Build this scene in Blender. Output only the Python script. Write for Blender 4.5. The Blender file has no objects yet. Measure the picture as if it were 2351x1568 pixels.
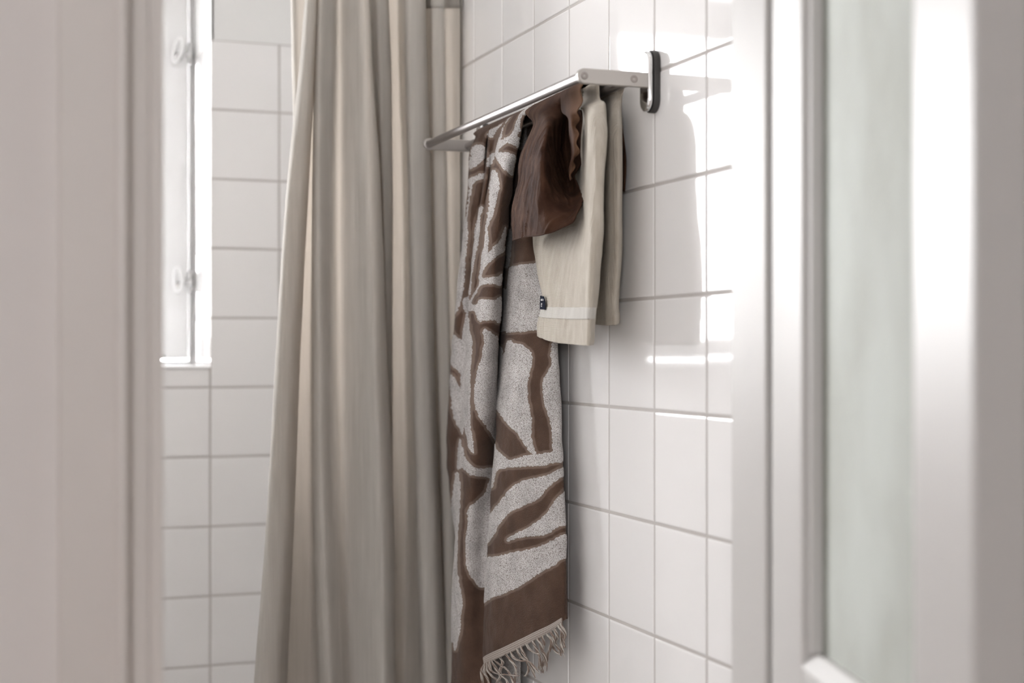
import bpy, math, random
import numpy as np
from math import sin, cos, pi, radians
from mathutils import Vector

SC = bpy.context.scene
COL = SC.collection
rng = random.Random(7)

# ------------------------------------------------------------------ camera, world, lights, exposure
CAM_H = 1.281
YAW = radians(20.04)
FPX = 3468.0
CX = 1175.5
HOR = 803.0
Fx, Fy = sin(YAW), cos(YAW)
Rx, Ry = cos(YAW), -sin(YAW)

cam_d = bpy.data.cameras.new('camera')
cam = bpy.data.objects.new('camera', cam_d)
COL.objects.link(cam)
cam.location = (0, 0, CAM_H)
cam.rotation_euler = (pi / 2, 0, -YAW)
cam_d.sensor_width = 36.0
cam_d.lens = FPX / 2351 * 36.0
cam_d.shift_y = (HOR - 784) / 2351
cam_d.clip_start = 0.05
cam_d.dof.use_dof = True
cam_d.dof.focus_distance = 2.25
cam_d.dof.aperture_fstop = 2.8
SC.camera = cam

SKY = 9.0
world = bpy.data.worlds.new('world')
SC.world = world
world.use_nodes = True
bg = world.node_tree.nodes['Background']
bg.inputs[0].default_value = (0.985, 0.985, 1.0, 1)
bg.inputs[1].default_value = SKY


def portal(name, loc, rot, sx, sy):
    l = bpy.data.lights.new(name, 'AREA')
    l.shape = 'RECTANGLE'
    l.size, l.size_y = sx, sy
    l.cycles.is_portal = True
    o = bpy.data.objects.new(name, l)
    COL.objects.link(o)
    o.location = loc
    o.rotation_euler = rot
    return o


WX0, WX1, WZ0, WZ1 = -0.40, 0.505, 1.2416, 2.17      # bathroom window opening
HX0, HX1, HZ0, HZ1 = -1.26, -0.62, 1.26, 2.06             # unseen hallway opening, added for fill light
portal('window_portal', ((WX0 + WX1) / 2, 3.62, (WZ0 + WZ1) / 2), (-pi / 2, 0, 0), WX1 - WX0, WZ1 - WZ0)
portal('hall_fill_portal', ((HX0 + HX1) / 2, -1.70, (HZ0 + HZ1) / 2), (pi / 2, 0, 0), HX1 - HX0, HZ1 - HZ0)
SC.view_settings.view_transform = 'Standard'
SC.view_settings.look = 'None'
SC.view_settings.gamma = 1.0
SC.view_settings.use_curve_mapping = False
SC.view_settings.exposure = 2.0
SC.cycles.max_bounces = 12
SC.cycles.diffuse_bounces = 7
SC.cycles.transparent_max_bounces = 8

# ------------------------------------------------------------------ helpers


def ray(px, py):
    a = (px - CX) / FPX
    return Fx + a * Rx, Fy + a * Ry, (HOR - py) / FPX


def on_x(px, py, X):
    d = ray(px, py)
    t = X / d[0]
    return (X, t * d[1], CAM_H + t * d[2])


def on_y(px, py, Y):
    d = ray(px, py)
    t = Y / d[1]
    return (t * d[0], Y, CAM_H + t * d[2])


def material(name, col, rough=0.5, metal=0.0, spec=0.5, bump=None, coat=0.0, sheen=0.0):
    m = bpy.data.materials.new(name)
    m.use_nodes = True
    nt = m.node_tree
    b = nt.nodes['Principled BSDF']
    b.inputs['Base Color'].default_value = (*col, 1)
    b.inputs['Roughness'].default_value = rough
    b.inputs['Metallic'].default_value = metal
    b.inputs['Specular IOR Level'].default_value = spec
    b.inputs['Coat Weight'].default_value = coat
    b.inputs['Sheen Weight'].default_value = sheen
    b.inputs['Sheen Roughness'].default_value = 0.5
    if bump:
        scale, strength, dist, detail = bump
        tc = nt.nodes.new('ShaderNodeTexCoord')
        n = nt.nodes.new('ShaderNodeTexNoise')
        n.inputs['Scale'].default_value = scale
        n.inputs['Detail'].default_value = detail
        bp = nt.nodes.new('ShaderNodeBump')
        bp.inputs['Strength'].default_value = strength
        bp.inputs['Distance'].default_value = dist
        nt.links.new(tc.outputs['Object'], n.inputs['Vector'])
        nt.links.new(n.outputs['Fac'], bp.inputs['Height'])
        nt.links.new(bp.outputs['Normal'], b.inputs['Normal'])
    return m


def mottle(m, c1, c2, scale, stretch=(1, 1, 1), lo=0.35, hi=0.65, detail=4):
    """two-tone colour variation of the material itself"""
    nt = m.node_tree
    b = nt.nodes['Principled BSDF']
    tc = nt.nodes.new('ShaderNodeTexCoord')
    mp = nt.nodes.new('ShaderNodeMapping')
    mp.inputs['Scale'].default_value = stretch
    n = nt.nodes.new('ShaderNodeTexNoise')
    n.inputs['Scale'].default_value = scale
    n.inputs['Detail'].default_value = detail
    r = nt.nodes.new('ShaderNodeValToRGB')
    r.color_ramp.elements[0].position = lo
    r.color_ramp.elements[0].color = (*c1, 1)
    r.color_ramp.elements[1].position = hi
    r.color_ramp.elements[1].color = (*c2, 1)
    nt.links.new(tc.outputs['Object'], mp.inputs['Vector'])
    nt.links.new(mp.outputs['Vector'], n.inputs['Vector'])
    nt.links.new(n.outputs['Fac'], r.inputs['Fac'])
    nt.links.new(r.outputs['Color'], b.inputs['Base Color'])
    return r


def link(name, me, mat, parent=None):
    o = bpy.data.objects.new(name, me)
    COL.objects.link(o)
    if mat is not None and not me.materials:
        me.materials.append(mat)
    if parent is not None:
        o.parent = parent
    return o


def obj(name, V, Fc, mat, parent=None, smooth=False):
    me = bpy.data.meshes.new(name)
    me.from_pydata([tuple(v) for v in V], [], Fc)
    if smooth:
        me.polygons.foreach_set('use_smooth', [True] * len(me.polygons))
    me.update()
    return link(name, me, mat, parent)


def thing(name, label, cat, loc=(0, 0, 0), group=None):
    o = bpy.data.objects.new(name, None)
    COL.objects.link(o)
    o.location = loc
    o['label'] = label
    o['category'] = cat
    if group:
        o['group'] = group
    return o


class MB:
    """collects solids into one mesh"""

    def __init__(s):
        s.V, s.F, s.S = [], [], []

    def add(s, V, F, smooth=False):
        k = len(s.V)
        s.V += [tuple(v) for v in V]
        s.F += [tuple(i + k for i in f) for f in F]
        s.S += [smooth] * len(F)

    def box(s, x0, x1, y0, y1, z0, z1):
        s.add([(x0, y0, z0), (x1, y0, z0), (x1, y1, z0), (x0, y1, z0), (x0, y0, z1), (x1, y0, z1), (x1, y1, z1), (x0, y1, z1)],
              [(0, 3, 2, 1), (4, 5, 6, 7), (0, 1, 5, 4), (1, 2, 6, 5), (2, 3, 7, 6), (3, 0, 4, 7)])

    def prism(s, poly, axis, a, b, smooth=False):
        """poly (2D) extruded along axis from a to b"""
        n = len(poly)

        def mk(p, h):
            return {'x': (h, p[0], p[1]), 'y': (p[0], h, p[1]), 'z': (p[0], p[1], h)}[axis]
        V = [mk(p, a) for p in poly] + [mk(p, b) for p in poly]
        F = [tuple(range(n))[::-1], tuple(range(n, 2 * n))]
        s.add(V, F)
        k = len(s.V) - 2 * n
        for i in range(n):
            j = (i + 1) % n
            s.F.append((k + i, k + j, k + n + j, k + n + i))
            s.S.append(smooth)

    def lathe(s, prof, c, axis, n=24):
        """prof [(along, radius)...] about an axis through c"""
        ax = {'x': (1, 0, 0), 'y': (0, 1, 0), 'z': (0, 0, 1)}[axis]
        u = {'x': (0, 1, 0), 'y': (0, 0, 1), 'z': (1, 0, 0)}[axis]
        w = {'x': (0, 0, 1), 'y': (1, 0, 0), 'z': (0, 1, 0)}[axis]
        V = []
        for h, r in prof:
            for i in range(n):
                t = 2 * pi * i / n
                V.append(tuple(c[k] + ax[k] * h + r * (u[k] * cos(t) + w[k] * sin(t)) for k in range(3)))
        F = []
        for j in range(len(prof) - 1):
            for i in range(n):
                i2 = (i + 1) % n
                F.append((j * n + i, j * n + i2, (j + 1) * n + i2, (j + 1) * n + i))
        s.add(V, F, True)
        s.add(V[:n], [tuple(range(n))[::-1]])
        s.add(V[-n:], [tuple(range(n))])

    def tube(s, pts, r, n=6):
        pts = [Vector(p) for p in pts]
        rs = r if isinstance(r, (list, tuple)) else [r] * len(pts)
        V = []
        prev = None
        for i, p in enumerate(pts):
            d = (pts[min(i + 1, len(pts) - 1)] - pts[max(i - 1, 0)])
            if d.length < 1e-9:
                d = Vector((0, 0, -1))
            d.normalize()
            a = prev if prev is not None else (Vector((1, 0, 0)) if abs(d.x) < 0.8 else Vector((0, 1, 0)))
            a = (a - d * a.dot(d)).normalized()
            prev = a
            b = d.cross(a)
            for k in range(n):
                t = 2 * pi * k / n
                V.append(tuple(p + (a * cos(t) + b * sin(t)) * rs[i]))
        F = []
        m = len(pts)
        for j in range(m - 1):
            for i in range(n):
                i2 = (i + 1) % n
                F.append((j * n + i, j * n + i2, (j + 1) * n + i2, (j + 1) * n + i))
        F.append(tuple(range(n))[::-1])
        F.append(tuple(range((m - 1) * n, m * n)))
        s.add(V, F, True)

    def build(s, name, mat, parent=None, bevel=None, M=None):
        V = s.V
        if M is not None:
            V = [tuple(M(v)) for v in V]
        me = bpy.data.meshes.new(name)
        me.from_pydata(V, [], s.F)
        me.polygons.foreach_set('use_smooth', s.S)
        me.update()
        o = link(name, me, mat, parent)
        if bevel:
            bv = o.modifiers.new('bevel', 'BEVEL')
            bv.width = bevel
            bv.segments = 3
            bv.limit_method = 'ANGLE'
            bv.angle_limit = radians(40)
        return o


def structure(o):
    o['kind'] = 'structure'
    return o


def hermite(P, t, tn):
    """non-uniform cubic through P (m, ...) at parameters t, sampled at tn"""
    P = np.asarray(P, float)
    t = np.asarray(t, float)
    m = len(t)
    D = np.zeros_like(P)
    sl = [(P[i + 1] - P[i]) / (t[i + 1] - t[i]) for i in range(m - 1)]
    for i in range(m):
        if i == 0:
            D[i] = sl[0]
        elif i == m - 1:
            D[i] = sl[-1]
        else:
            h0, h1 = t[i] - t[i - 1], t[i + 1] - t[i]
            D[i] = (sl[i - 1] * h1 + sl[i] * h0) / (h0 + h1)
    k = np.clip(np.searchsorted(t, tn, side='right') - 1, 0, m - 2)
    h = (t[k + 1] - t[k])
    s = (tn - t[k]) / h
    sh = (len(tn),) + (1,) * (P.ndim - 1)
    s, h = s.reshape(sh), h.reshape(sh)
    return ((2 * s**3 - 3 * s**2 + 1) * P[k] + (s**3 - 2 * s**2 + s) * h * D[k]
            + (-2 * s**3 + 3 * s**2) * P[k + 1] + (s**3 - s**2) * h * D[k + 1])


def loft(C, nr, nc):
    """C (rows, cols, k): first three are world coordinates. returns a dense (nr, nc, k) net"""
    C = np.asarray(C, float)
    W = C[:, :, :3]
    tr = np.concatenate([[0], np.cumsum(np.linalg.norm(W[1:] - W[:-1], axis=2).mean(1) + 1e-5)])
    tc = np.concatenate([[0], np.cumsum(np.linalg.norm(W[:, 1:] - W[:, :-1], axis=2).mean(0) + 1e-5)])
    G = hermite(C, tr, np.linspace(0, tr[-1], nr))
    G = np.swapaxes(G, 0, 1)
    G = hermite(G, tc, np.linspace(0, tc[-1], nc))
    return np.swapaxes(G, 0, 1)


def vnoise(P, seed=0):
    """smooth value noise on an (..., 3) array"""
    P = np.asarray(P)
    i = np.floor(P).astype(np.int64)
    f = P - i
    f = f * f * (3 - 2 * f)

    def h(a, b, c):
        n = (a * 374761393 + b * 668265263 + c * 2147483647 + seed * 974711) & 0x7fffffff
        n = ((n ^ (n >> 13)) * 1274126177) & 0x7fffffff
        return ((n ^ (n >> 16)) & 0xffff) / 65535.0
    r = 0
    for dx in (0, 1):
        for dy in (0, 1):
            for dz in (0, 1):
                w = (f[..., 0] if dx else 1 - f[..., 0]) * (f[..., 1] if dy else 1 - f[..., 1]) * (f[..., 2] if dz else 1 - f[..., 2])
                r = r + w * h(i[..., 0] + dx, i[..., 1] + dy, i[..., 2] + dz)
    return r * 2 - 1


def normals(G):
    du = np.gradient(G[:, :, :3], axis=0)
    dv = np.gradient(G[:, :, :3], axis=1)
    N = np.cross(du, dv)
    return N / (np.linalg.norm(N, axis=2, keepdims=True) + 1e-12)


def grid_mesh(name, nets, attrs=None):
    """nets: list of (nr, nc, 3) arrays joined in one mesh; attrs: {name: [array per net]}"""
    Vs, Fs, k = [], [], 0
    for G in nets:
        nr, nc = G.shape[:2]
        idx = np.arange(nr * nc).reshape(nr, nc) + k
        Fs.append(np.stack([idx[:-1, :-1], idx[:-1, 1:], idx[1:, 1:], idx[1:, :-1]], -1).reshape(-1, 4))
        Vs.append(G[:, :, :3].reshape(-1, 3))
        k += nr * nc
    V = np.concatenate(Vs)
    F = np.concatenate(Fs)
    me = bpy.data.meshes.new(name)
    me.vertices.add(len(V))
    me.vertices.foreach_set('co', V.astype(np.float32).ravel())
    me.loops.add(len(F) * 4)
    me.loops.foreach_set('vertex_index', F.astype(np.int32).ravel())
    me.polygons.add(len(F))
    me.polygons.foreach_set('loop_start', np.arange(0, len(F) * 4, 4, dtype=np.int32))
    me.polygons.foreach_set('loop_total', np.full(len(F), 4, dtype=np.int32))
    me.polygons.foreach_set('use_smooth', np.ones(len(F), dtype=bool))
    for an, arrs in (attrs or {}).items():
        a = me.attributes.new(an, 'FLOAT', 'POINT')
        a.data.foreach_set('value', np.concatenate([x.ravel() for x in arrs]).astype(np.float32))
    me.update(calc_edges=True)
    return me


def solidify(o, th, offset=0.0):
    s = o.modifiers.new('thickness', 'SOLIDIFY')
    s.thickness = th
    s.offset = offset
    s.use_even_offset = False
    return o


# ------------------------------------------------------------------ materials
M_tile = material('glazed_white_tile', (0.83, 0.82, 0.815), 0.045, bump=(9, 0.10, 0.0012, 1))
M_grout = material('grey_grout', (0.50, 0.475, 0.455), 0.9, bump=(900, 0.4, 0.0004, 2))
M_plaster = material('white_plaster', (0.80, 0.80, 0.79), 0.7, bump=(60, 0.15, 0.001, 4))
M_hall = material('hall_wall_paint', (0.74, 0.70, 0.68), 0.6, bump=(50, 0.2, 0.001, 4))
M_casing = material('beige_gloss_paint', (0.66, 0.605, 0.57), 0.35, bump=(30, 0.1, 0.001, 3))
mottle(M_casing, (0.70, 0.655, 0.625), (0.76, 0.72, 0.69), 3, (1, 1, 0.25))
M_door = material('cream_door_paint', (0.61, 0.597, 0.583), 0.42, spec=0.3, bump=(14, 0.12, 0.002, 2))
M_white = material('white_window_paint', (0.86, 0.86, 0.86), 0.35)
M_chrome = material('chrome', (0.72, 0.72, 0.72), 0.12, metal=1.0)
M_steel = material('brushed_steel', (0.37, 0.35, 0.345), 0.40, metal=1.0, bump=(700, 0.05, 0.0002, 2))
M_satin = material('satin_steel', (0.46, 0.435, 0.41), 0.42, metal=0.8)
M_screw = material('dull_screw_steel', (0.34, 0.31, 0.29), 0.5, metal=0.7)
M_dark = material('black_rubber', (0.035, 0.033, 0.032), 0.45)
M_floor = material('grey_floor_tile', (0.74, 0.72, 0.70), 0.35)
M_wood = material('oiled_floor_boards', (0.45, 0.34, 0.25), 0.5)
M_ceil = material('ceiling_paint', (0.86, 0.86, 0.85), 0.8)
M_navy = material('navy_label', (0.006, 0.009, 0.022), 0.9, spec=0.1)
M_thread = material('white_thread', (0.8, 0.8, 0.8), 0.8)

# clear window glass
M_glass = bpy.data.materials.new('clear_glass')
M_glass.use_nodes = True
nt = M_glass.node_tree
nt.nodes.remove(nt.nodes['Principled BSDF'])
tr = nt.nodes.new('ShaderNodeBsdfTransparent')
gl = nt.nodes.new('ShaderNodeBsdfGlossy')
gl.inputs['Roughness'].default_value = 0.02
fr = nt.nodes.new('ShaderNodeFresnel')
mx = nt.nodes.new('ShaderNodeMixShader')
nt.links.new(fr.outputs[0], mx.inputs[0])
nt.links.new(tr.outputs[0], mx.inputs[1])
nt.links.new(gl.outputs[0], mx.inputs[2])
nt.links.new(mx.outputs[0], nt.nodes['Material Output'].inputs[0])

# obscure glass of the door: greenish, pebbled
M_obscure = material('pebbled_obscure_glass', (0.46, 0.49, 0.44), 0.85, spec=0.12)
nt = M_obscure.node_tree
b = nt.nodes['Principled BSDF']
b.inputs['Transmission Weight'].default_value = 0.25
tc = nt.nodes.new('ShaderNodeTexCoord')
vo = nt.nodes.new('ShaderNodeTexVoronoi')
vo.feature = 'SMOOTH_F1'
vo.inputs['Scale'].default_value = 110
bp = nt.nodes.new('ShaderNodeBump')
bp.inputs['Strength'].default_value = 0.35
bp.inputs['Distance'].default_value = 0.002
nt.links.new(tc.outputs['Object'], vo.inputs['Vector'])
nt.links.new(vo.outputs['Distance'], bp.inputs['Height'])
nt.links.new(bp.outputs['Normal'], b.inputs['Normal'])
mottle(M_obscure, (0.40, 0.42, 0.37), (0.50, 0.535, 0.49), 9, (1, 1, 0.6))


def fabric(name, c1, c2, weave, bump_d, trans=0.0, streak=(60, (1, 1, 0.06)), sheen=0.2, slub=0.5, strength=0.6):
    """woven cloth: two crossed thread waves for relief, streaks of thread colour"""
    m = material(name, c1, 0.85, spec=0.15, sheen=sheen)
    nt = m.node_tree
    b = nt.nodes['Principled BSDF']
    mottle(m, c1, c2, streak[0], streak[1], 0.3, 0.7, 5)
    tc = nt.nodes.new('ShaderNodeTexCoord')
    w1 = nt.nodes.new('ShaderNodeTexWave')
    w1.bands_direction = 'Z'
    w2 = nt.nodes.new('ShaderNodeTexWave')
    w2.bands_direction = 'DIAGONAL'
    mp = nt.nodes.new('ShaderNodeMapping')
    mp.inputs['Scale'].default_value = (1, 1, 0.0)
    for w in (w1, w2):
        w.inputs['Scale'].default_value = weave
        w.inputs['Distortion'].default_value = 1.5
        w.inputs['Detail'].default_value = 1
    nt.links.new(tc.outputs['Object'], w1.inputs['Vector'])
    nt.links.new(tc.outputs['Object'], mp.inputs['Vector'])
    nt.links.new(mp.outputs['Vector'], w2.inputs['Vector'])
    ad = nt.nodes.new('ShaderNodeMath')
    ad.operation = 'ADD'
    nt.links.new(w1.outputs['Fac'], ad.inputs[0])
    nt.links.new(w2.outputs['Fac'], ad.inputs[1])
    bp = nt.nodes.new('ShaderNodeBump')
    bp.inputs['Strength'].default_value = strength
    bp.inputs['Distance'].default_value = bump_d
    nt.links.new(ad.outputs[0], bp.inputs['Height'])
    nt.links.new(bp.outputs['Normal'], b.inputs['Normal'])
    if trans > 0:
        t = nt.nodes.new('ShaderNodeBsdfTranslucent')
        t.inputs['Color'].default_value = (0.93, 0.865, 0.80, 1)
        mx = nt.nodes.new('ShaderNodeMixShader')
        mx.inputs[0].default_value = trans
        nt.links.new(b.outputs[0], mx.inputs[1])
        nt.links.new(t.outputs[0], mx.inputs[2])
        nt.links.new(mx.outputs[0], nt.nodes['Material Output'].inputs[0])
    return m


M_curtain = fabric('linen_curtain', (0.50, 0.485, 0.455), (0.60, 0.585, 0.555), 240, 0.0006, trans=0.42, streak=(170, (1, 1, 0.05)), sheen=0.0)
M_cream = fabric('cream_waffle_cotton', (0.475, 0.425, 0.355), (0.565, 0.52, 0.45), 190, 0.0010, streak=(90, (1, 1, 0.4)))
M_hemband = fabric('cream_hem_tape', (0.58, 0.555, 0.51), (0.63, 0.61, 0.57), 260, 0.0008)
M_brown = fabric('brown_linen', (0.030, 0.012, 0.007), (0.072, 0.034, 0.020), 320, 0.0004, streak=(35, (1, 1, 1)), sheen=0.0)
nt = M_brown.node_tree
b = nt.nodes['Principled BSDF']
src = b.inputs['Base Color'].links[0].from_socket
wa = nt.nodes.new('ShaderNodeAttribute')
wa.attribute_name = 'wear_and_light'
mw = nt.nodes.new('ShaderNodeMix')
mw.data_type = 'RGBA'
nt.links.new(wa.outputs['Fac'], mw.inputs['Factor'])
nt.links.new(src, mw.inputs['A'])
mw.inputs['B'].default_value = (0.27, 0.155, 0.095, 1)  # tan of the crease ridges: some wear, some caught light painted in
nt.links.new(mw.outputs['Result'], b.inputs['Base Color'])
M_yarn = material('cream_yarn', (0.46, 0.42, 0.38), 0.9, bump=(1200, 0.5, 0.0003, 2))
M_yarn2 = material('tan_yarn', (0.22, 0.16, 0.13), 0.9, bump=(1200, 0.5, 0.0003, 2))

# ------------------------------------------------------------------ room shell
XR, YB = 0.866, 3.282          # faces of the tiled walls
XL = -0.80
ZC = 2.52
YF0, YF1 = 1.39, 1.453         # wall with the doorway
JL, JR = 0.171, 0.783          # clear opening of the doorway
FT = 0.006                     # tile thickness

PITCH, JOINT = 0.15, 0.0038


def tile_mesh(w, h):
    """a glazed tile in the local XZ plane, front at y=0 facing -y, soft edges"""
    a, d = 0.0016, FT
    x, z = w / 2, h / 2
    V = []
    for (ins, y) in ((a * 1.6, 0.0), (a * 0.5, 0.0004), (0, a), (0, d)):
        V += [(-x + ins, y, -z + ins), (x - ins, y, -z + ins), (x - ins, y, z - ins), (-x + ins, y, z - ins)]
    F = [(0, 1, 2, 3)]
    for r in range(3):
        for i in range(4):
            j = (i + 1) % 4
            F.append((r * 4 + i, (r + 1) * 4 + i, (r + 1) * 4 + j, r * 4 + j))
    me = bpy.data.meshes.new('tile')
    me.from_pydata(V, [], F)
    me.polygons.foreach_set('use_smooth', [False] * 1 + [False] * 12)
    me.materials.append(M_tile)
    me.update()
    return me


TM = {}


def put_tile(parent, w, h, loc, rz):
    key = (round(w, 4), round(h, 4))
    if key not in TM:
        TM[key] = tile_mesh(*key)
    o = bpy.data.objects.new('tile', TM[key])
    COL.objects.link(o)
    o.parent = parent
    o.location = loc
    o.rotation_euler = (radians(rng.gauss(0, 0.10)), radians(rng.gauss(0, 0.05)), rz + radians(rng.gauss(0, 0.12)))
    return o


def stuff_tiles(parent, cells):
    """tiles outside the view joined as one part; cells of (w, h, loc, rz)"""
    m = MB()
    for (w, h, loc, rz) in cells:
        me = tile_mesh(w, h)
        c, s = cos(rz), sin(rz)
        m.add([(loc[0] + v.co.x * c - v.co.y * s, loc[1] + v.co.x * s + v.co.y * c, loc[2] + v.co.z) for v in me.vertices],
              [tuple(p.vertices) for p in me.polygons])
        bpy.data.meshes.remove(me)
    o = m.build('tile_field', M_tile, parent)
    o['kind'] = 'stuff'
    return o


def cuts(lo, hi, g0):
    """grid cells of PITCH anchored at g0 clipped to lo..hi"""
    k = math.floor((lo - g0) / PITCH)
    out = []
    while g0 + k * PITCH < hi - 0.012:
        a, b_ = max(lo, g0 + k * PITCH), min(hi, g0 + (k + 1) * PITCH)
        if b_ - a > 0.012:
            out.append((a, b_))
        k += 1
    return out


Z_TILE_TOP = 1.95
# right wall
mb = MB()
mb.box(XR + 0.0013, XR + 0.10, YF1, YB + 0.35, 0, ZC)
wall_right = structure(mb.build('wall_right', M_grout))
mb = MB()
mb.box(XR + 0.0008, XR + FT, YF1, YB, Z_TILE_TOP, ZC)
mb.build('plaster_band', M_plaster, wall_right)
far = []
for (y0, y1) in cuts(YF1, YB, 1.8226):
    for (z0, z1) in cuts(0, Z_TILE_TOP, 0):
        w, h = y1 - y0 - JOINT, z1 - z0 - JOINT
        loc = (XR, (y0 + y1) / 2, (z0 + z1) / 2)
        if z1 > 0.45:
            put_tile(wall_right, w, h, loc, -pi / 2)
        else:
            far.append((w, h, loc, -pi / 2))
stuff_tiles(wall_right, far)

# back wall with the window opening
mb = MB()
yb0, yb1 = YB + 0.0013, YB + 0.40
mb.box(XL, WX0, yb0, yb1, 0, ZC)
mb.box(WX1 + 0.0013, XR + FT, yb0, yb1, 0, ZC)
mb.box(WX0, WX1 + 0.0013, yb0, yb1, 0, WZ0)
mb.box(WX0, WX1 + 0.0013, yb0, yb1, WZ1, ZC)
wall_back = structure(mb.build('wall_back', M_grout))
mb = MB()
mb.box(XL, WX0, YB + 0.0008, yb0 + 0.0017, Z_TILE_TOP, ZC)
mb.box(WX1 + 0.003, XR, YB + 0.0008, yb0 + 0.0017, Z_TILE_TOP, ZC)
mb.box(WX0, WX1 + 0.003, YB + 0.0008, yb0 + 0.0017, WZ1, ZC)
mb.box(WX1 + 0.0008, WX1 + FT + 0.001, YB + 0.0008, YB + 0.245, Z_TILE_TOP, WZ1)
mb.build('plaster_band', M_plaster, wall_back)
far = []
for (x0, x1) in cuts(XL, XR, WX1):
    for (z0, z1) in cuts(0, Z_TILE_TOP, 0):
        if x0 > WX0 - 0.01 and x1 < WX1 + 0.01:
            if z0 >= WZ0:
                continue
            z1 = min(z1, WZ0)
        elif x0 < WX0 < x1 and z1 > WZ0:
            x1 = WX0
        w, h = x1 - x0 - JOINT, z1 - z0 - JOINT
        if w < 0.01 or h < 0.01:
            continue
        loc = ((x0 + x1) / 2, YB, (z0 + z1) / 2)
        if x1 > 0.1 and z1 > 0.45:
            put_tile(wall_back, w, h, loc, 0)
        else:
            far.append((w, h, loc, 0))
stuff_tiles(wall_back, far)
# tiled right reveal of the window
for (z0, z1) in cuts(WZ0, Z_TILE_TOP, 0):
    put_tile(wall_back, 0.235, z1 - z0 - 0.003, (WX1, YB + 0.1205, (z0 + z1) / 2), -pi / 2)

# other shell pieces
def shell(name, boxes, mat):
    m = MB()
    for bx in boxes:
        m.box(*bx)
    return structure(m.build(name, mat))


shell('wall_left', [(XL - 0.1, XL, YF1, YB + 0.4, 0, ZC)], M_plaster)
shell('floor', [(XL - 0.1, XR + 0.1, YF1 - 0.03, YB + 0.4, -0.1, 0)], M_floor)
shell('ceiling', [(XL - 0.1, XR + 0.1, YF0, YB + 0.4, ZC, ZC + 0.1)], M_ceil)
HXL, HXR, HYB = -1.45, 1.50, -1.6
shell('wall_front', [(HXL, 0.125, YF0, YF1, 0, ZC), (JR + 0.035, HXR, YF0, YF1, 0, ZC), (0.125, JR + 0.035, YF0, YF1, 2.08, ZC)], M_hall)
shell('floor_hall', [(HXL, HXR, HYB, YF1 - 0.03, -0.1, 0)], M_wood)
shell('ceiling_hall', [(HXL, HXR, HYB, YF0, ZC, ZC + 0.1)], M_ceil)
shell('wall_hall_left', [(HXL - 0.1, HXL, HYB - 0.1, YF1, 0, ZC)], M_hall)
shell('wall_hall_right', [(HXR, HXR + 0.1, HYB - 0.1, YF1, 0, ZC)], M_hall)
shell('wall_hall_back', [(HXL, HX0, HYB - 0.1, HYB, 0, ZC), (HX1, HXR, HYB - 0.1, HYB, 0, ZC),
                         (HX0, HX1, HYB - 0.1, HYB, 0, HZ0), (HX0, HX1, HYB - 0.1, HYB, HZ1, ZC)], M_hall)

# ------------------------------------------------------------------ bathroom window
win = bpy.data.objects.new('window_1', None)
COL.objects.link(win)
win.location = ((WX0 + WX1) / 2, YB + 0.25, WZ0)
bpy.context.view_layer.update()


def local(parent):
    inv = parent.matrix_world.inverted()
    return lambda v: inv @ Vector(v)


WM = local(win)
yf = YB + 0.247
mb = MB()
mb.box(WX0, WX1 + 0.004, yf + 0.012, yf + 0.075, WZ0 - 0.001, WZ0 + 0.014)
mb.box(WX0, WX1 + 0.004, yf + 0.012, yf + 0.075, WZ1 - 0.03, WZ1 + 0.001)
mb.box(WX0, WX0 + 0.03, yf + 0.012, yf + 0.075, WZ0 + 0.014, WZ1 - 0.03)
mb.box(WX1 - 0.010, WX1 + 0.004, yf + 0.012, yf + 0.075, WZ0 + 0.014, WZ1 - 0.03)
structure(win)
mb.build('window_frame', M_white, win, bevel=0.002, M=WM)
sx0, sx1, sz0, sz1 = WX0 + 0.032, 0.4915, WZ0 + 0.0185, WZ1 - 0.034
mb = MB()
st = 0.076
mb.box(sx0, sx0 + st, yf - 0.012, yf + 0.03, sz0, sz1)
mb.box(sx1 - st, sx1, yf - 0.012, yf + 0.03, sz0, sz1)
mb.box(sx0 + st, sx1 - st, yf - 0.012, yf + 0.03, sz0, sz0 + 0.05)
mb.box(sx0 + st, sx1 - st, yf - 0.012, yf + 0.03, sz1 - 0.05, sz1)
mb.build('window_sash', M_white, win, bevel=0.003, M=WM)
mb = MB()
mb.box(sx0 + st - 0.004, sx1 - st + 0.004, yf + 0.008, yf + 0.013, sz0 + 0.046, sz1 - 0.046)
mb.build('window_pane', M_glass, win, M=WM)
# white sill lip standing just proud of the tiles
mb = MB()
mb.box(WX0, WX1 - 0.001, YB - 0.004, yf + 0.014, WZ0 - 0.0015, WZ0 + 0.0045)
mb.build('window_sill', M_white, win, bevel=0.002, M=WM)

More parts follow.
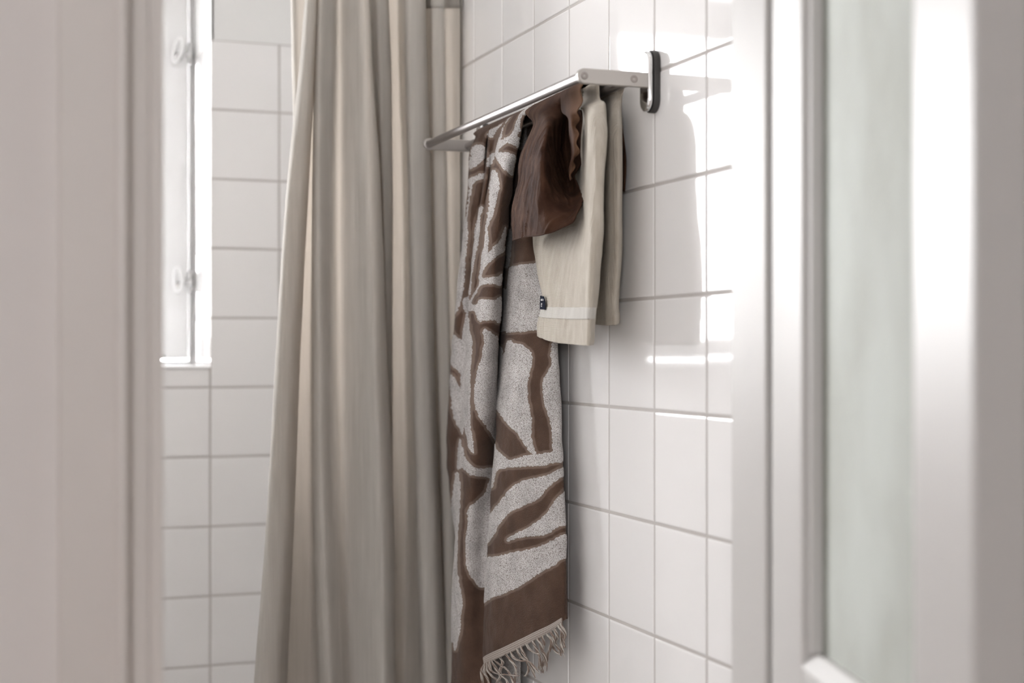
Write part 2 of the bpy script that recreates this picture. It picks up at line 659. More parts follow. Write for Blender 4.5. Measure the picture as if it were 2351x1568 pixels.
for (hz, tilt) in ((1.965, 16), (1.441, -3)):
    # oval thumb turn: a loop on a small rose
    mb = MB()
    n = 36
    pts = []
    for i in range(n + 1):
        t = 2 * pi * i / n
        lx, lz = 0.0080 * cos(t), 0.0275 * sin(t)
        a = radians(tilt)
        pts.append((0.465 + lx * cos(a) + lz * sin(a) * 0.9, yf - 0.030 - 0.004 * cos(t), hz + lz * cos(a) - lx * sin(a)))
    mb.tube(pts, 0.0044, 8)
    hd = mb.build('handle', M_white, win, M=WM)
    mb = MB()
    mb.lathe([(0, 0.0105), (0.004, 0.0105), (0.006, 0.006), (0.017, 0.005)], (0.466, yf - 0.012, hz - 0.014), 'y', 20)
    mb.V = [(v[0], 2 * (yf - 0.012) - v[1], v[2]) for v in mb.V]
    mb.build('rose', M_chrome, hd, M=WM)
    # chrome latch beside it on the frame
    mb = MB()
    c = (0.4945, yf - 0.018, hz - 0.031)
    mb.lathe([(0, 0.002), (0.003, 0.0055), (0.009, 0.0055), (0.012, 0.0035), (0.016, 0.0035), (0.018, 0.0075), (0.026, 0.0080),
              (0.031, 0.0065), (0.034, 0.0035), (0.040, 0.0035), (0.043, 0.0058), (0.049, 0.0058), (0.054, 0.002)], c, 'z', 18)
    mb.box(c[0] - 0.004, c[0] + 0.008, yf - 0.016, yf + 0.013, hz - 0.020, hz + 0.012)
    mb.tube([(c[0], yf - 0.018, hz - 0.008), (c[0] - 0.014, yf - 0.022, hz - 0.009)], 0.003, 8)
    mb.build('latch', M_chrome, win, M=WM)

# unseen window behind the camera, added to light the hall
hw = structure(bpy.data.objects.new('hall_fill_window', None))
COL.objects.link(hw)
mb = MB()
for bx in ((HX0, HX1, HYB - 0.07, HYB - 0.02, HZ0, HZ0 + 0.05), (HX0, HX1, HYB - 0.07, HYB - 0.02, HZ1 - 0.05, HZ1),
           (HX0, HX0 + 0.05, HYB - 0.07, HYB - 0.02, HZ0 + 0.05, HZ1 - 0.05), (HX1 - 0.05, HX1, HYB - 0.07, HYB - 0.02, HZ0 + 0.05, HZ1 - 0.05),
           (-0.97, -0.93, HYB - 0.07, HYB - 0.02, HZ0 + 0.05, HZ1 - 0.05)):
    mb.box(*bx)
mb.build('window_frame', M_white, hw)
mb = MB()
mb.box(HX0 + 0.05, HX1 - 0.05, HYB - 0.048, HYB - 0.043, HZ0 + 0.05, HZ1 - 0.05)
mb.build('window_pane', M_glass, hw)

# ------------------------------------------------------------------ doorway trim and the glazed door
ZD = 2.05
mb = MB()      # left jamb: frame face set back, with a shallow rebate line
mb.prism([(0.120, YF0 + 0.063), (0.120, YF0 - 0.004), (0.1395, YF0 - 0.004), (0.1395, YF0 - 0.009), (0.157, YF0 - 0.009), (0.1575, YF0 - 0.0065),
          (0.159, YF0 - 0.0065), (0.1595, YF0 - 0.009), (JL - 0.002, YF0 - 0.009), (JL, YF0 - 0.006), (JL, YF0 + 0.063)], 'z', 0, ZD)
structure(mb.build('trim_1', M_casing))
mb = MB()      # left casing with a round bead along its inner edge
arc = [(0.1325 + 0.006 * cos(t), YF0 - 0.0235 + 0.006 * sin(t)) for t in np.linspace(-pi * 0.75, pi * 0.35, 9)]
mb.prism([(0.0800, YF0), (0.0800, YF0 - 0.018), (0.0815, YF0 - 0.021), (0.1265, YF0 - 0.0225)] + arc + [(0.1385, YF0)], 'z', 0, ZD + 0.06)
structure(mb.build('trim_2', M_casing))
mb = MB()      # right jamb
mb.prism([(JR, YF0 + 0.063), (JR + 0.035, YF0 + 0.063), (JR + 0.035, YF0 - 0.010), (JR + 0.002, YF0 - 0.010), (JR, YF0 - 0.008)], 'z', 0, ZD)
structure(mb.build('trim_3', M_door))
mb = MB()
mb.box(0.125, JR + 0.035, YF0 - 0.009, YF0 + 0.063, ZD, ZD + 0.035)
structure(mb.build('trim_4', M_door))

PHI = radians(15.2)
ux, uy = -sin(PHI), -cos(PHI)          # from hinge towards the latch edge
nx, ny = -cos(PHI), sin(PHI)           # out of the face we see
H0 = (0.7868, 1.3745)
door = structure(bpy.data.objects.new('door_1', None))
COL.objects.link(door)


def DM(v):
    """door space: x along the leaf, y out of the visible face, z up"""
    return Vector((H0[0] + ux * v[0] + nx * v[1], H0[1] + uy * v[0] + ny * v[1], v[2]))


DW, DT, ST = 0.537, 0.040, 0.119
GZ0, GZ1 = 0.985, 1.90


def dbox(name, bxs, mat, parent=door, bevel=0.003):
    m = MB()
    for q in bxs:
        m.box(*q)
    return m.build(name, mat, parent, bevel, DM)


dbox('stile', [(0, ST - 0.006, -DT, 0, 0.01, 2.03)], M_door)
dbox('stile', [(DW - ST, DW, -DT, 0, 0.01, 2.03)], M_door)
dbox('rail', [(ST - 0.006, DW - ST, -DT, 0, 0.01, 0.22)], M_door)
dbox('rail', [(ST - 0.006, DW - ST, -DT, 0, 0.86, GZ0 - 0.012)], M_door)
dbox('rail', [(ST - 0.006, DW - ST, -DT, 0, GZ1, 2.03)], M_door)
dbox('panel', [(ST - 0.01, DW - ST + 0.01, -0.026, -0.014, 0.21, 0.87)], M_door)
# moulding round the glass: chamfered sill and stepped side beads
mb = MB()
prof = [(GZ0 - 0.012, -DT), (GZ0 - 0.012, 0.0), (GZ0 - 0.008, 0.0), (GZ0 + 0.006, -0.012), (GZ0 + 0.006, -0.018), (GZ0 + 0.006, -DT)]
mb.prism([(p[1], p[0]) for p in prof], 'x', ST - 0.006, DW - ST)
mb.build('moulding', M_door, door, 0.001, DM)
mb = MB()
mb.box(ST - 0.006, ST + 0.006, -0.018, -0.006, GZ0 + 0.006, GZ1)
mb.build('moulding', M_door, door, 0.002, DM)
mb = MB()
mb.box(DW - ST - 0.010, DW - ST, -0.018, -0.006, GZ0 + 0.006, GZ1)
mb.build('moulding', M_door, door, 0.002, DM)
dbox('pane', [(ST - 0.006, DW - ST, -0.023, -0.018, GZ0, GZ1)], M_obscure, bevel=None)
mb = MB()
for zz in (0.35, 1.74):
    mb.lathe([(0, 0.004), (0.004, 0.006), (0.07, 0.006), (0.074, 0.004)], (H0[0] - 0.004, H0[1] + 0.002, zz), 'z', 16)
mb.build('hinge', M_chrome, door)
mb = MB()
mb.lathe([(0, 0.024), (0.006, 0.024), (0.008, 0.010), (0.045, 0.009)], (DW - 0.06, 0, 0.92), 'y', 20)
mb.tube([(DW - 0.06, 0.042, 0.92), (DW - 0.12, 0.046, 0.92), (DW - 0.17, 0.044, 0.918)], 0.009, 12)
mb.build('handle', M_chrome, door, M=DM)

# ------------------------------------------------------------------ towel rail
RZ = CAM_H + 0.3555
BX_F, BX_B, BR = 0.7595, 0.8300, 0.0066
YN, YFAR = 1.8155, 2.500
rail = thing('towel_rail', 'double-bar brushed steel towel rail screwed to the white tiled wall', 'towel rail', (XR, (YN + YFAR) / 2, RZ))
bpy.context.view_layer.update()
TMx = local(rail)


def capsule(x0, x1, z0, z1, n=12, both=True):
    """flat bar outline in XZ with round front end"""
    r = (z1 - z0) / 2
    zc = (z0 + z1) / 2
    P = [(x0 + r - r * cos(t), zc + r * sin(t)) for t in np.linspace(-pi / 2, pi / 2, n)]
    return P + [(x1, z1), (x1, z0)]


for i, bx in enumerate((BX_F, BX_B)):
    mb = MB()
    mb.lathe([(0, BR), (YFAR - YN, BR)], (bx, YN, RZ), 'y', 32)
    mb.build('rail_bar', M_steel, rail, M=TMx)
for (ya, yb_, s) in ((YN - 0.0075, YN + 0.0005, -1), (YFAR - 0.0005, YFAR + 0.0065, 1)):
    mb = MB()
    mb.prism(capsule(BX_F - 0.0095, XR - 0.012, RZ - 0.0100, RZ + 0.0100), 'y', ya, yb_)
    arm = mb.build('bracket', M_satin, rail, 0.0012, TMx)
    yo = ya if s < 0 else yb_
    for bx in (BX_F, BX_B):
        mb = MB()
        mb.lathe([(0.0004, 0.0052), (-0.0005 if s < 0 else 0.0012, 0.0050), (-0.0010 if s < 0 else 0.0016, 0.0034),
                  (-0.0002 if s < 0 else 0.0010, 0.0022), (-0.0002 if s < 0 else 0.0010, 0.0016), (0.0001, 0.0014)], (bx, yo, RZ), 'y', 24)
        mb.build('screw', M_screw, arm, M=TMx)
    # wall plate: upright pill, chrome shell over a dark rubber base
    yc = 1.8195 if s < 0 else YFAR + 0.003
    for (nm, mt, w, h, xa, xb) in (('plate_base', M_dark, 0.0330, 0.0830, XR - 0.0085, XR + 0.001), ('plate_cover', M_chrome, 0.0300, 0.0800, XR - 0.0165, XR - 0.0085)):
        mb = MB()
        r = w / 2
        P = [(yc + r * cos(t), RZ + (h / 2 - r) + r * sin(t)) for t in np.linspace(0, pi, 16)]
        P += [(yc + r * cos(t), RZ - (h / 2 - r) + r * sin(t)) for t in np.linspace(pi, 2 * pi, 16)]
        mb.prism(P, 'x', xa, xb, True)
        mb.build(nm, mt, rail, 0.0035 if nm == 'plate_cover' else 0.001, TMx)

# ------------------------------------------------------------------ shower curtain
LV = [-40, 150, 400, 800, 1200, 1568, 2300]
# each line: sideways positions of one fold line at the seven heights, and its depth (Y) at top and bottom
CF = [
    ((667, 671, 676, 668, 650, 628, 600), 2.675, 2.66),
    ((676, 680, 686, 680, 662, 642, 615), 2.655, 2.655),
    ((692, 690, 692, 684, 664, 644, 618), 2.650, 2.65),
    ((705, 688, 661, 634, 612, 584, 555), 2.612, 2.60),
    ((712, 700, 672, 646, 624, 600, 570), 2.592, 2.575),
    ((724, 712, 692, 668, 650, 630, 600), 2.590, 2.570),
    ((731, 723, 708, 686, 671, 652, 628), 2.603, 2.59),
    ((728, 720, 706, 684, 670, 654, 630), 2.630, 2.622),
    ((716, 708, 690, 666, 648, 628, 604), 2.642, 2.636),
    ((713, 704, 684, 658, 638, 616, 592), 2.652, 2.650),
    ((722, 716, 698, 676, 658, 640, 618), 2.656, 2.660),
    ((736, 728, 712, 694, 684, 676, 660), 2.655, 2.665),
    ((745, 738, 724, 712, 712, 712, 705), 2.655, 2.668),
    ((742, 738, 729, 725, 728, 738, 740), 2.635, 2.64),
    ((728, 722, 717, 717, 721, 732, 742), 2.607, 2.605),
    ((738, 735, 732, 734, 742, 756, 770), 2.588, 2.575),
    ((762, 761, 760, 764, 770, 784, 800), 2.602, 2.588),
    ((780, 780, 780, 784, 794, 806, 822), 2.620, 2.612),
    ((804, 806, 810, 820, 834, 844, 858), 2.602, 2.594),
    ((832, 840, 850, 862, 878, 884, 895), 2.580, 2.562),
    ((845, 853, 871, 886, 902, 907, 915), 2.595, 2.580),
    ((842, 850, 866, 881, 896, 901, 908), 2.625, 2.62),
    ((852, 858, 872, 884, 898, 902, 910), 2.632, 2.64),
    ((868, 872, 880, 888, 900, 903, 911), 2.618, 2.635),
    ((884, 892, 896, 896, 900, 902, 910), 2.622, 2.64),
    ((890, 896, 899, 899, 901, 902, 910), 2.645, 2.652),
    ((860, 864, 866, 868, 872, 876, 884), 2.660, 2.664),
    ((800, 804, 806, 812, 820, 828, 838), 2.664, 2.668),
    ((752, 750, 748, 748, 752, 762, 774), 2.668, 2.672),
    ((746, 743, 740, 740, 744, 754, 766), 2.678, 2.682),
    ((800, 804, 806, 812, 820, 828, 838), 2.682, 2.686),
    ((862, 866, 868, 870, 874, 878, 886), 2.684, 2.688),
    ((900, 903, 910, 912, 914, 914, 920), 2.682, 2.685),
    ((912, 914, 922, 926, 930, 926, 932), 2.685, 2.69),
    ((922, 926, 936, 944, 952, 958, 964), 2.660, 2.665),
    ((930, 934, 942, 954, 964, 972, 980), 2.632, 2.64),
    ((925, 930, 936, 945, 956, 967, 976), 2.608, 2.605),
    ((938, 942, 948, 958, 970, 982, 992), 2.588, 2.578),
    ((962, 966, 972, 980, 994, 1004, 1016), 2.585, 2.572),
    ((975, 979, 986, 994, 1009, 1021, 1032), 2.602, 2.59),
    ((972, 976, 983, 991, 1006, 1018, 1029), 2.628, 2.624),
    ((950, 954, 960, 968, 982, 994, 1004), 2.640, 2.636),
    ((945, 948, 954, 962, 976, 988, 998), 2.650, 2.648),
    ((960, 964, 970, 978, 990, 1000, 1010), 2.652, 2.652),
    ((976, 980, 985, 993, 1007, 1017, 1028), 2.642, 2.644),
    ((984, 987, 991, 999, 1012, 1022, 1033), 2.628, 2.635),
    ((996, 998, 1002, 1010, 1022, 1030, 1040), 2.600, 2.60),
    ((1014, 1016, 1018, 1026, 1038, 1044, 1052), 2.596, 2.596),
    ((1021, 1023, 1026, 1034, 1046, 1054, 1062), 2.612, 2.612),
    ((1019, 1021, 1024, 1032, 1044, 1052, 1060), 2.640, 2.64),
    ((1034, 1035, 1036, 1044, 1054, 1062, 1070), 2.648, 2.65),
    ((1056, 1056, 1055, 1058, 1066, 1072, 1080), 2.640, 2.64),
    ((1074, 1074, 1072, 1072, 1078, 1084, 1090), 2.632, 2.63),
    ((1081, 1080, 1077, 1077, 1082, 1088, 1094), 2.640, 2.64),
    ((1078, 1078, 1075, 1075, 1080, 1086, 1092), 2.656, 2.656),
]
rows = []
for li, lv in enumerate(LV):
    f = li / (len(LV) - 1)
    rows.append([on_y(px[li], lv, y0 + (y1 - y0) * f) for (px, y0, y1) in CF])
G = loft(rows, 240, 1000)
# light creasing of the linen
q = G[:, :, :3] * np.array([22, 22, 3.0])
N = normals(G)
G = G + N * (vnoise(q, 3) * 0.0010 + vnoise(q * 3, 5) * 0.0004)[:, :, None]
G[:, :, 0] = np.minimum(G[:, :, 0], XR - 0.004)
me = grid_mesh('shower_curtain', [G])
base = (0.68, 2.62, float(G[:, :, 2].min()))
curt = thing('shower_curtain', 'greige linen shower curtain hanging in deep folds in front of the window corner', 'curtain', base)
bpy.context.view_layer.update()
me.transform(curt.matrix_world.inverted())
body = link('curtain_cloth', me, M_curtain, curt)
solidify(body, 0.0009)
# folded header at the top: a second layer ending in a stitched line just inside the frame
k = int(0.055 * 260 / 2)
Hd = (G[:7] + normals(G[:7]) * 0.0011)[:, 850:]
Hd2 = (G[:7] - normals(G[:7]) * 0.0011)[:, 850:]
me = grid_mesh('header', [Hd, Hd2])
me.transform(curt.matrix_world.inverted())
solidify(link('header', me, M_curtain, curt), 0.0009)
rod = MB()
rod.lathe([(0, 0.011), (XR - XL, 0.011)], (XL, 2.635, float(G[0, :, 2].mean()) + 0.036), 'x', 20)
ro = rod.build('curtain_rod', M_chrome)
ro['label'] = 'chrome shower curtain rod spanning the bathroom above the linen curtain'
ro['category'] = 'curtain rod'
ztop = float(G[0, :, 2].mean()) + 0.036
for i in range(9):
    c = G[0, int((i + 0.5) / 9 * 1000)]
    rg = MB()
    rg.tube([(c[0], 2.635 + 0.019 * cos(t), ztop - 0.006 + 0.024 * sin(t)) for t in np.linspace(0, 2 * pi, 18)], 0.0016, 6)
    rg.build('curtain_ring', M_chrome, curt, M=local(curt))

# ------------------------------------------------------------------ patterned terry towel
# cloth chart: (a, b) coordinates printed on the towel, woven leaf shapes are drawn in that chart
CH_X0, CH_Y0, CH_W, CH_H, SS = 1000, 220, 320, 1420, 2


def raster(polys):
    yy, xx = np.mgrid[0:CH_H * SS, 0:CH_W * SS]
    X = CH_X0 + (xx + 0.5) / SS
    Y = CH_Y0 + (yy + 0.5) / SS
    # saw-tooth wander of the woven outline
    q = np.stack([X * 0.28, Y * 0.28, X * 0], -1)
    X = X + vnoise(q, 11) * 1.6 + vnoise(q * 2.2, 12) * 0.9
    Y = Y + vnoise(q, 13) * 1.6 + vnoise(q * 2.2, 14) * 1.2
    Mk = np.zeros(X.shape, bool)
    for P in polys:
        xs = [p[0] for p in P]
        ys = [p[1] for p in P]
        j0, j1 = max(0, int((min(ys) - 5 - CH_Y0) * SS)), min(CH_H * SS, int((max(ys) + 5 - CH_Y0) * SS))
        i0, i1 = max(0, int((min(xs) - 5 - CH_X0) * SS)), min(CH_W * SS, int((max(xs) + 5 - CH_X0) * SS))
        if j1 <= j0 or i1 <= i0:
            continue
        xs_, ys_ = X[j0:j1, i0:i1], Y[j0:j1, i0:i1]
        ins = np.zeros(xs_.shape, bool)
        # rounded outline: subdivide the polygon once with a closed smooth curve
        Q = P
        n = len(Q)
        R = []
        for i in range(n):
            a, b_, c, d = Q[i - 1], Q[i], Q[(i + 1) % n], Q[(i + 2) % n]
            R.append(b_)
            R.append((0.5625 * (b_[0] + c[0]) - 0.0625 * (a[0] + d[0]), 0.5625 * (b_[1] + c[1]) - 0.0625 * (a[1] + d[1])))
        n = len(R)
        for i in range(n):
            x1, y1 = R[i]
            x2, y2 = R[(i + 1) % n]
            if abs(y1 - y2) < 1e-9:
                continue
            cnd = ((y1 > ys_) != (y2 > ys_)) & (xs_ < (x2 - x1) * (ys_ - y1) / (y2 - y1) + x1)
            ins ^= cnd
        Mk[j0:j1, i0:i1] |= ins
    return Mk.astype(np.float32)


def blur(A, r):
    for ax in (0, 1):
        for _ in range(2):
            c = np.cumsum(np.pad(A, [(r + 1, r) if a == ax else (0, 0) for a in (0, 1)], mode='edge'), axis=ax)
            n = A.shape[ax]
            hi = np.take(c, np.arange(2 * r + 1, 2 * r + 1 + n), axis=ax)
            lo = np.take(c, np.arange(0, n), axis=ax)
            A = (hi - lo) / (2 * r + 1)
    return A


def sample(A, cx, cy):
    i = np.clip((cx - CH_X0) * SS - 0.5, 0, A.shape[1] - 1.001)
    j = np.clip((cy - CH_Y0) * SS - 0.5, 0, A.shape[0] - 1.001)
    i0, j0 = i.astype(int), j.astype(int)
    fi, fj = i - i0, j - j0
    return (A[j0, i0] * (1 - fi) * (1 - fj) + A[j0, i0 + 1] * fi * (1 - fj) + A[j0 + 1, i0] * (1 - fi) * fj + A[j0 + 1, i0 + 1] * fi * fj)


LEFT_W = [
    [(1084, 357), (1086, 341), (1098, 334), (1112, 336), (1115, 345), (1114, 362), (1105, 373), (1095, 382), (1083, 389), (1081, 375)],
    [(1076, 414), (1091, 406), (1107, 398), (1113, 399), (1113, 409), (1097, 413), (1088, 421), (1086, 429), (1080, 460), (1076, 500),
     (1075.5, 538), (1073, 573), (1069, 620), (1065, 660), (1061, 685), (1055, 705), (1049, 722), (1030, 724), (1030, 600), (1060, 530),
     (1071, 500), (1076, 465), (1081, 432)],
    [(1063, 687), (1068, 683), (1079, 678), (1080, 700), (1077, 718), (1068, 714), (1064, 700)],
    [(1030, 764), (1043, 766), (1049, 771), (1057, 780), (1075, 792), (1069, 862), (1056, 853), (1045, 845), (1037, 834), (1028, 826)],
    [(1036, 861), (1045, 865), (1056, 885), (1063, 906), (1068, 930), (1066, 998), (1056, 981), (1045, 961), (1038, 933), (1035.5, 876)],
    # main roll
    [(1165, 260), (1159, 280), (1152, 294), (1148, 313), (1139, 338), (1139, 357), (1148, 370), (1157, 389), (1166, 398), (1172, 403),
     (1177, 396), (1182, 357), (1173, 356), (1167, 352), (1149, 352), (1147, 346), (1158, 334), (1170, 328), (1182, 336), (1188, 337),
     (1191, 319), (1186, 315), (1194, 301), (1201, 286), (1210, 266), (1240, 262), (1240, 240), (1217, 240), (1200, 252), (1190, 278),
     (1180, 301), (1175, 310), (1154, 323), (1154, 312), (1157, 287), (1170, 260)],
    [(1120, 291), (1134, 281), (1157, 270), (1142, 290), (1133, 317), (1124, 312), (1119, 312)],
    [(1125, 355), (1134, 352), (1138, 354), (1134, 375), (1126, 378), (1120, 383), (1121, 368)],
    [(1134, 391), (1142, 394), (1146, 410), (1148, 431), (1142, 454), (1138, 476), (1133, 495), (1124, 513), (1122, 530), (1124, 553),
     (1121, 581), (1129, 574), (1135, 565), (1144, 555), (1152, 538), (1161, 516), (1160, 545), (1157, 573), (1142, 587), (1127, 599),
     (1116, 614), (1109, 636), (1120, 639), (1131, 637), (1143, 634), (1152, 628), (1150, 655), (1134, 652), (1118, 652), (1107, 655),
     (1100, 671), (1092, 680), (1084, 690), (1084, 699), (1096, 701), (1101, 692), (1107, 688), (1120, 688), (1136, 688), (1149, 683), (1146, 741),
     (1134, 734), (1120, 734), (1104, 738), (1097, 725), (1091, 714), (1081, 714), (1075, 707), (1082, 689), (1090, 673), (1098, 666),
     (1103, 648), (1100, 636), (1106, 611), (1110, 584), (1115, 553), (1119, 507), (1124, 469), (1125, 438), (1129, 404)],
    [(1103, 476), (1110, 475), (1106, 492), (1103, 510), (1103, 535), (1100, 561), (1093, 591), (1089, 614), (1086, 640), (1083, 675),
     (1076, 675), (1080, 640), (1086, 576), (1093, 507), (1099, 492)],
    [(1070, 722), (1077, 725), (1082.5, 761), (1088, 787), (1084, 832), (1082, 880), (1081, 947), (1082.5, 983), (1088, 1010), (1091, 1033),
     (1088, 1038), (1079, 1029), (1072, 1001), (1066, 965), (1060, 911), (1060, 800)],
    [(1113, 753), (1125, 762), (1134, 770), (1142, 781), (1142, 900), (1142, 1030), (1136, 1018), (1123.6, 992), (1111, 972), (1100, 954),
     (1093, 929), (1091, 902), (1093, 872), (1104, 832), (1109, 814), (1113, 779), (1110, 765)],
    [(1055, 1011), (1061, 1011), (1064.6, 1033), (1073.6, 1054), (1086, 1068.6), (1100, 1074), (1140, 1077), (1140, 1100), (1123.6, 1097),
     (1109, 1092), (1082.5, 1090), (1070, 1079), (1061, 1072), (1052, 1076)],
    [(1048, 1085), (1058, 1100), (1059, 1120), (1059, 1150), (1056, 1200), (1052, 1270), (1053, 1300), (1056, 1330), (1060, 1355),
     (1063, 1386), (1061, 1431), (1054, 1466), (1047, 1495), (1042, 1475), (1030, 1450), (1030, 1250)],
    [(1077, 1166), (1091, 1153), (1114, 1126), (1122, 1104), (1140, 1100), (1140, 1350), (1115, 1348), (1100, 1346), (1088, 1333),
     (1075, 1310), (1071, 1285), (1072, 1241), (1075, 1205), (1074, 1175)],
]
RIGHT_W = [
    [(1201, 282), (1206, 290), (1210, 319), (1204, 341), (1189, 342), (1190, 319), (1197, 294)],
    [(1155, 529), (1173, 525), (1178, 538), (1176, 561), (1173, 611), (1150, 610), (1152, 570)],
    [(1145, 670), (1165, 668), (1158, 757), (1140, 755)],
    [(1141, 797), (1156, 804), (1152, 832), (1146, 880), (1138, 880)],
    [(1182, 452), (1190, 437), (1196, 446), (1190, 470)],
    [(1172, 618), (1184, 611), (1207, 608), (1229, 606), (1262, 604), (1266, 758), (1234, 758), (1205, 761), (1181, 762), (1157, 759), (1162, 707), (1167, 645)],
    [(1166, 782), (1181, 787), (1197, 791), (1213, 802), (1222, 812), (1223.6, 828), (1220, 850), (1213, 876), (1213, 902), (1216, 929),
     (1222, 965), (1222, 1001), (1227, 1027), (1234, 1046), (1222, 1040), (1209, 1026), (1198, 1006), (1186, 990), (1172, 979), (1159, 963),
     (1144, 940), (1138, 940), (1140, 880), (1150, 830), (1158, 811)],
    [(1268, 790), (1268, 836), (1264, 843), (1257, 858), (1248, 872), (1247, 893), (1252, 926), (1261, 954), (1268, 983), (1270, 1010),
     (1272, 1040), (1300, 1040), (1300, 790)],
    [(1139, 1018), (1143, 1033), (1157, 1047), (1173, 1057), (1191, 1051), (1223, 1045), (1252, 1042), (1270, 1038), (1300, 1032),
     (1300, 1058), (1281, 1061), (1252, 1068), (1216, 1070), (1181, 1072), (1163, 1074), (1145, 1079), (1138, 1097), (1134, 1118),
     (1122, 1116), (1126, 1060), (1130, 1020)],
    [(1131, 1176), (1145, 1157), (1168, 1128), (1191, 1110), (1218, 1100), (1252, 1094), (1270, 1087), (1300, 1068), (1300, 1082),
     (1270, 1112), (1254, 1125), (1238, 1146), (1209, 1158), (1173, 1176), (1157, 1192), (1141, 1216), (1127, 1243), (1112, 1248), (1116, 1190)],
    [(1165, 1237), (1181, 1228), (1207, 1216), (1234, 1198), (1254, 1182), (1270, 1157), (1284, 1139), (1305, 1120), (1305, 1195),
     (1284, 1209), (1257, 1226), (1234, 1230), (1207, 1231), (1184, 1237), (1168, 1243)],
    [(1112, 1281), (1145, 1278), (1172, 1269), (1198, 1266), (1234, 1257), (1270, 1242), (1305, 1225), (1305, 1275), (1288, 1284),
     (1270, 1300), (1234, 1319), (1198, 1344), (1166, 1359), (1152, 1365), (1131, 1372), (1116, 1382), (1100, 1384), (1100, 1300)],
]

# terry: colour from the woven pattern attribute, loops as relief
M_terry = material('brown_and_white_terry', (0.3, 0.2, 0.15), 0.95, spec=0.05, sheen=0.08)
nt = M_terry.node_tree
b = nt.nodes['Principled BSDF']
at = nt.nodes.new('ShaderNodeAttribute')
at.attribute_name = 'weave'
at2 = nt.nodes.new('ShaderNodeAttribute')
at2.attribute_name = 'border'
tc = nt.nodes.new('ShaderNodeTexCoord')
mp = nt.nodes.new('ShaderNodeMapping')
mp.inputs['Rotation'].default_value = (radians(28), 0, 0)
mp.inputs['Scale'].default_value = (1, 0.5, 1.1)
vo = nt.nodes.new('ShaderNodeTexVoronoi')
vo.inputs['Scale'].default_value = 950
nt.links.new(tc.outputs['Object'], mp.inputs['Vector'])
nt.links.new(mp.outputs['Vector'], vo.inputs['Vector'])


def ramp(nt, stops):
    r = nt.nodes.new('ShaderNodeValToRGB')
    e = r.color_ramp.elements
    while len(e) < len(stops):
        e.new(0.5)
    for i, (p, c) in enumerate(stops):
        e[i].position = p
        e[i].color = (*c, 1)
    return r


# plush brown with a paler sheared border along the white areas
rb = ramp(nt, [(0.0, (0.096, 0.059, 0.043)), (0.015, (0.106, 0.067, 0.050)), (0.06, (0.185, 0.132, 0.104)), (0.3, (0.20, 0.145, 0.116))])
nt.links.new(at2.outputs['Fac'], rb.inputs['Fac'])
# white loops with brown ground showing between them
rw = ramp(nt, [(0.20, (0.74, 0.73, 0.725)), (0.5, (0.53, 0.51, 0.50)), (0.8, (0.24, 0.205, 0.19))])
nt.links.new(vo.outputs['Distance'], rw.inputs['Fac'])
st_ = ramp(nt, [(0.42, (0, 0, 0)), (0.58, (1, 1, 1))])
nt.links.new(at.outputs['Fac'], st_.inputs['Fac'])
mx = nt.nodes.new('ShaderNodeMix')
mx.data_type = 'RGBA'
nt.links.new(st_.outputs['Color'], mx.inputs['Factor'])
nt.links.new(rb.outputs['Color'], mx.inputs['A'])
nt.links.new(rw.outputs['Color'], mx.inputs['B'])
nz = nt.nodes.new('ShaderNodeTexNoise')
nz.inputs['Scale'].default_value = 35
nz.inputs['Detail'].default_value = 5
nt.links.new(tc.outputs['Object'], nz.inputs['Vector'])
rz = ramp(nt, [(0.3, (0.82, 0.82, 0.82)), (0.7, (1.1, 1.1, 1.1))])
nt.links.new(nz.outputs['Fac'], rz.inputs['Fac'])
ml = nt.nodes.new('ShaderNodeMix')
ml.data_type = 'RGBA'
ml.blend_type = 'MULTIPLY'
ml.inputs['Factor'].default_value = 1
nt.links.new(mx.outputs['Result'], ml.inputs['A'])
nt.links.new(rz.outputs['Color'], ml.inputs['B'])
nt.links.new(ml.outputs['Result'], b.inputs['Base Color'])
bp = nt.nodes.new('ShaderNodeBump')
bp.inputs['Strength'].default_value = 0.8
bp.inputs['Distance'].default_value = 0.0009
bp.invert = True
nt.links.new(vo.outputs['Distance'], bp.inputs['Height'])
nt.links.new(bp.outputs['Normal'], b.inputs['Normal'])


def cpt(px, py, X):
    return (*on_x(px, py, X), px, py)


def world_pt(X, Y, Z, a, b_):
    return (X, Y, Z, a, b_)


def zrow(cols, py_to_chart, X, Zrel):
    """a row of points over the bar: cols are chart a-values paired with Y"""
    return [world_pt(X, Y, CAM_H + Zrel, a, py_to_chart) for (a, Y) in cols]


# left drape (front half, over the rear bar)
LY = [(a, on_x(px, 312, X)[1]) for a, px, X in ((1092, 1092, .812), (1104, 1102, .804), (1118, 1117, .803), (1121, 1119, .803), (1130, 1126, .802), (1144, 1139, .803),
                                                (1158, 1148, .801), (1172, 1160, .801), (1192, 1177, .801), (1214, 1191, .802), (1236, 1192, .803))]
rowsL = []
LY[0] = (LY[0][0], 2.412)
rowsL.append([world_pt(0.8490, Y, CAM_H + 0.335, a, 200) for a, Y in LY])
rowsL.append([world_pt(0.8460, Y, CAM_H + 0.364, a, 225) for a, Y in LY])
rowsL.append([world_pt(0.8300, Y, CAM_H + 0.3750, a, 240) for a, Y in LY])
rowsL.append([world_pt(0.8140, Y, CAM_H + 0.3660, a, 255) for a, Y in LY])


def L(*p):
    k = 1.0 if p[0][1] < 380 else 1.45
    k2 = lambda X: k if X < 0.8 else 1.0
    rowsL.append([cpt(px, py, 0.800 + (X - 0.800) * k2(X)) for (px, py, X) in p])


